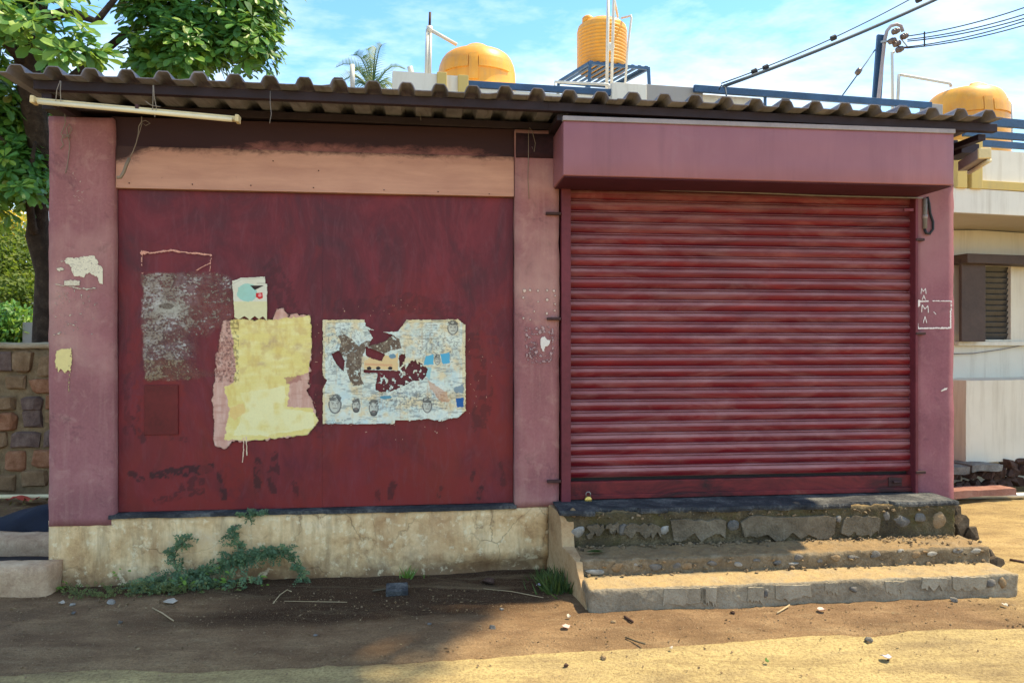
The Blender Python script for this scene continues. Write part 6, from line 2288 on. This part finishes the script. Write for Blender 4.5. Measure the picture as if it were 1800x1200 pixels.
# loose stones one can pick out
rs = random.Random(71)
named = [(128, 1064, 10, 'stone_pale', 'pale pebble on the dirt near the concrete block'), (130, 1078, 9, 'stone_grey', 'grey pebble below the weeds at the lower left'),
         (196, 1060, 16, 'stone_pale', 'whitish flat stone among the weeds'), (211, 1094, 11, 'stone_grey', 'small dark stone in the dirt below the weeds'), (882, 1071, 9, 'stone_pale', 'pale pebble in the wet dirt'),
         (866, 1104, 13, 'stone_grey', 'grey stone on the edge of the wet dirt'), (755, 1097, 8, 'stone_grey', 'small stone in the middle of the wet dirt'), (1078, 1094, 11, 'stone_brown', 'brown stone in front of the lowest step'),
         (1527, 1126, 15, 'stone_grey', 'grey stone lodged in the cracked road edge'), (1288, 1078, 10, 'rubble', 'dark lump of earth before the steps'), (1677, 1056, 14, 'stone_grey', 'dark stone beside the right end of the lowest step'),
         (1430, 1056, 16, 'stone_grey', 'grey stone against the foot of the lowest step'), (995, 1170, 10, 'rubble', 'dark chip on the sunny road'), (1562, 1160, 6, 'rubble', 'dark grain on the sunny road at lower right'),
         (555, 1117, 9, 'stone_grey', 'single grey stone on the shaded dirt'), (1060, 1157, 12, 'stone_brown', 'flat brown stone set in the road surface')]
for i, (x, y, w, mt, lab) in enumerate(named):
    p = gpt(x, y)
    k = p.y / FPX * w / 2
    solo('stone', MB().stone((p.x, p.y, p.z + k * .35), k, k * .9, k * .62, 900 + i, 16), M[mt], lab, 'stone', group='loose stones on the street')
# half-buried dark brick
p = gpt(698, 1042)
solo('roof_tile', MB().obox(p + Vector((0, 0, .02)), (.072, .01, .0), (-.008, .055, .01), (0, -.006, .028)), M['slate'], 'dark curved tile piece lying at the foot of the base wall', 'tile', bevel=.008)
p = gpt(858, 1026)
solo('brick_piece', MB().stone(p + Vector((0, 0, .02)), .05, .04, .028, 5, 18), M['rubble'], 'broken reddish brick piece under the base wall', 'brick')


def litter(x, y, w, h, col, label, seed):
    p = gpt(x, y)
    rr_ = random.Random(seed)
    k = p.y / FPX
    nn = 8
    ang = rr_.uniform(0, 3)
    pts2 = []
    for i in range(nn):
        a = 2 * math.pi * i / nn
        q = rr_.uniform(.7, 1.1)
        pts2.append(Vector((math.cos(a) * w * k / 2 * q, math.sin(a) * w * k / 2 * q * 1.1, .012 + rr_.uniform(0, .016))))
    V = [p + Vector((0, 0, .022))] + [p + q for q in pts2]
    V2_ = [v_ - Vector((0, 0, .0025)) for v_ in V]
    Fc = [(0, 1 + i, 1 + (i + 1) % nn) for i in range(nn)]
    o_ = nn + 1
    Fc += [(o_, o_ + 1 + (i + 1) % nn, o_ + 1 + i) for i in range(nn)]
    Fc += [(1 + i, o_ + 1 + i, o_ + 1 + (i + 1) % nn, 1 + (i + 1) % nn) for i in range(nn)]
    solo('litter', MB().add(V + V2_, Fc), col, label, 'litter', group='scraps of litter on the street')


M['white_scrap'] = plain('white_scrap', (.46, .41, .33, 1), .7, .15)
M['pink_scrap'] = plain('pink_scrap', (.66, .42, .36, 1), .7, .15)
M['blue_scrap'] = plain('blue_scrap', (.42, .40, .50, 1), .6, .2)
M['red_cloth'] = plain('red_cloth', (.48, .085, .055, 1), .8, .2)
litter(994, 1105, 16, 6, M['pink_scrap'], 'pinkish wrapper scrap on the dirt left of the steps', 1)
litter(1443, 1075, 14, 6, M['pink_scrap'], 'pink and white scrap before the lowest step', 2)
litter(1558, 1159, 20, 8, M['blue_scrap'], 'white and blue wrapper on the sunny road', 3)
litter(1000, 1087, 9, 5, M['white_scrap'], 'tiny white scrap beside the step corner', 4)
litter(1766, 1067, 10, 6, M['white_scrap'], 'white scrap at the right edge below the steps', 5)
litter(300, 1060, 24, 9, M['white_scrap'], 'crumpled pale wrapper lying in the creeper', 6)
litter(1180, 1142, 8, 5, M['white_scrap'], 'white speck of paper on the road edge', 7)
litter(1348, 1165, 8, 6, M['bright'], 'small yellow green leaf on the sunny road', 8)
litter(108, 1063, 11, 5, M['white_scrap'], 'white chip between concrete block and weeds', 9)
litter(950, 1032, 18, 8, M['blue_scrap'], 'pale plastic scrap in the dark corner by the steps', 10)


def twig(pts2, r, label, mat='stem'):
    ps_ = [gpt(x, y) + Vector((0, 0, .008 + .004 * i)) for i, (x, y) in enumerate(pts2)]
    solo('twig', MB().tube(ps_, r, 6), M[mat], label, 'twig', group='twigs on the street', smooth=True)


M['pale_twig'] = plain('pale_dry_twig', (.40, .30, .17, 1), .8)
twig([(268, 1070), (285, 1080), (305, 1095)], .004, 'dry stick below the creeper', 'pale_twig')
twig([(500, 1058), (560, 1060), (610, 1062)], .0022, 'long thin straw along the shaded dirt', 'pale_twig')
twig([(1098, 1085), (1112, 1096)], .008, 'short reddish stick before the steps', 'rubble')
twig([(1100, 1122), (1118, 1130), (1134, 1136)], .005, 'thin twig on the sunny dirt', 'stem')
twig([(1366, 1079), (1376, 1074), (1388, 1067)], .005, 'pale stick leaning at the lowest step', 'pale_twig')
twig([(655, 1040), (690, 1036), (720, 1034)], .006, 'dark stick beside the tile piece', 'stem')
twig([(850, 1036), (900, 1042), (955, 1054)], .0025, 'long straw in the dark corner', 'pale_twig')
twig([(480, 1062), (492, 1048), (505, 1040), (512, 1044)], .0035, 'curled dry stalk right of the creeper', 'pale_twig')
twig([(1775, 985), (1800, 990)], .010, 'stick on the sunny ground right of the steps', 'rubble')

M['dry2'] = leaf_mat('dry_leaf_bits', [(.0, (.06, .035, .018, 1)), (.6, (.20, .12, .05, 1)), (1.0, (.40, .30, .16, 1))], .05, .85)
# gravel too small to pick apart
gm = MB()
rgv = random.Random(77)
for i in range(1500):
    if i < 1300:
        x, y = rgv.uniform(-40, 1840), rgv.uniform(1045, 1190)
    elif i < 1500:
        x, y = rgv.uniform(80, 1020), rgv.uniform(1035, 1080)
    else:
        x, y = rgv.uniform(1180, 1500), rgv.gauss(1070, 5)
    p = gpt(x, y)
    if fac_prot(p.x, p.y) < .02 or (fac_prot(p.x, p.y) < .88 and .25 < p.x * math.cos(FAC.a) + (p.y - 5.4) * math.sin(FAC.a) < 3.42):
        continue
    if p.y < float(np.interp(p.x, rx, ry)) and rgv.random() < .72:
        continue
    k = rgv.choice([.0035, .004, .005, .006, .008])
    gm.stone((p.x, p.y, p.z + k * .3), k, k, k * .7, i, 8)
gsel = solo('gravel', gm, M['stone_brown'], 'fine scattered gravel on the dirt strip', None, kind='stuff')

P, D, U, Ln, Rn = [], [], [], [], []
for i in range(420):
    x = rgv.uniform(-30, 1820)
    y = rgv.choice([rgv.uniform(1030, 1075), rgv.uniform(1040, 1150), rgv.gauss(1062, 10)])
    p = gpt(x, max(1022, y))
    pr0 = float(fac_prot(p.x, p.y))
    so = p.x * math.cos(FAC.a) + (p.y - 5.4) * math.sin(FAC.a)
    if pr0 < .03 or (pr0 < .90 and .25 < so < 3.42):
        continue
    P.append(p + Vector((0, 0, .004)))
    D.append((rgv.gauss(0, 1), rgv.gauss(0, 1), .1))
    U.append((rgv.gauss(0, .3), rgv.gauss(0, .3), 1))
    Ln.append(rgv.uniform(.010, .032))
    Rn.append(rgv.random())
solo('leaf_litter', leaf_mesh('leaf_litter', 'oval', P, D, U, Ln, Rn), M['dry2'], 'fine dry leaf bits scattered over the dirt strip', None, kind='stuff', fix=False)

# leaf on the second step and twig on the lowest step
s_, z_ = FAC.at(1047, 979, -.5)
solo('fallen_leaf', leaf_mesh('fallen_leaf', 'oval', [(s_ - .06, -.46, .262), (s_ - .02, -.46, .264)], [(1, -.15, .03), (1, .1, .02)], [(0, 0, 1), (0, .2, 1)], [.13, .11], [.2, .4]), M['grass'], 'green fallen leaves lying on the middle step', 'leaf', FAC.F, fix=False)
solo('twig', MB().tube([fw_(1156, 1024, -.66) * 1.0 + Vector((0, 0, .0)), fw_(1168, 1027, -.70)], .004, 5), M['stem'], 'tiny dark twig on the lowest sunny step', 'twig', FAC.F, 'twigs on the street')

# ------------------------------------------------------------------ drain, block, cloth and pipe at the far left
kb = MB().rough(-6.5, gp(82, 1050, .0).x - .0, 4.86, 5.06, -.1, .20, .05, .010, 3, .5, .014)
solo('kerb_block', kb, M['kerb'], 'concrete kerb block left of the shop corner', 'kerb', smooth=True)
solo('drain_slab', MB().rough(-6.5, -3.42, 5.75, 6.0, -.1, .145, .06, .010, 3, .5, .012), M['kerb'], 'pale edged concrete slab across the drain', 'slab', smooth=True)
solo('drain_mud', MB().rough(-6.5, -3.25, 5.06, 5.75, -.1, .012, .06, .012, 3, .5), M['interior'], 'black mud in the drain behind the kerb block', 'mud', smooth=True)
cl = MB()
V = []
nu, nv = 40, 14
for i in range(nu + 1):
    t = i / nu
    x = -5.2 + 2.3 * t
    for j in range(nv + 1):
        a = math.pi * j / nv
        w_ = .26
        h_ = float(np.interp(x, [-5.2, -4.6, -4.3, -4.0, -3.0], [.03, .08, .15, .25, .26]))
        q = Vector((x, 6.28 - math.cos(a) * w_, .05 + h_ * math.sin(a) ** .8))
        q += noise.noise_vector(q * 5) * .035 + noise.noise_vector(q * 14) * .012
        V.append(q)
cl.add(V, [(i * (nv + 1) + j, (i + 1) * (nv + 1) + j, (i + 1) * (nv + 1) + j + 1, i * (nv + 1) + j + 1) for i in range(nu) for j in range(nv)])
solo('cloth_heap', cl, M['tarp'], 'dark navy cloth heaped over the drain beside the shop', 'cloth', smooth=True)
solo('plastic_pipe', MB().tube([(-7, 7.72, .05), (-5.0, 7.76, .055), (-3.3, 7.8, .06)], .024, 10), M['cream_pipe'], 'cream plastic pipe lying at the foot of the stone wall', 'pipe', smooth=True)
rc = MB()
V = []
for i in range(9):
    for j in range(5):
        q = Vector((gp(45, 884).x - .14 + .28 * i / 8, 7.58 + .14 * j / 4, .06))
        q.z += .03 * noise.noise(q * 20) + .02 * math.sin(i * .8)
        V.append(q)
rc.add(V, [(i * 5 + j, (i + 1) * 5 + j, (i + 1) * 5 + j + 1, i * 5 + j + 1) for i in range(8) for j in range(4)])
solo('red_rag', rc, M['red_cloth'], 'small red rag by the cream pipe under the stone wall', 'rag', smooth=True)
P, D, U, Ln, Rn = [], [], [], [], []
for i in range(500):
    P.append((rg5.uniform(-6, -3.3), rg5.uniform(6.6, 7.7), .03 + rg5.random() * .02))
    D.append(Vector((rg5.normal(), rg5.normal(), .2)))
    U.append((0, 0, 1))
    Ln.append(rg5.uniform(.03, .07))
    Rn.append(rg5.random())
M['dry'] = leaf_mat('dry_leaf', [(.0, (.12, .07, .03, 1)), (.7, (.26, .17, .06, 1)), (1.0, (.24, .24, .06, 1))], .1, .8)
solo('leaf_litter', leaf_mesh('leaf_litter', 'oval', P, D, U, Ln, Rn), M['dry'], 'dry fallen leaves on the ground before the stone wall', None, kind='stuff', fix=False)
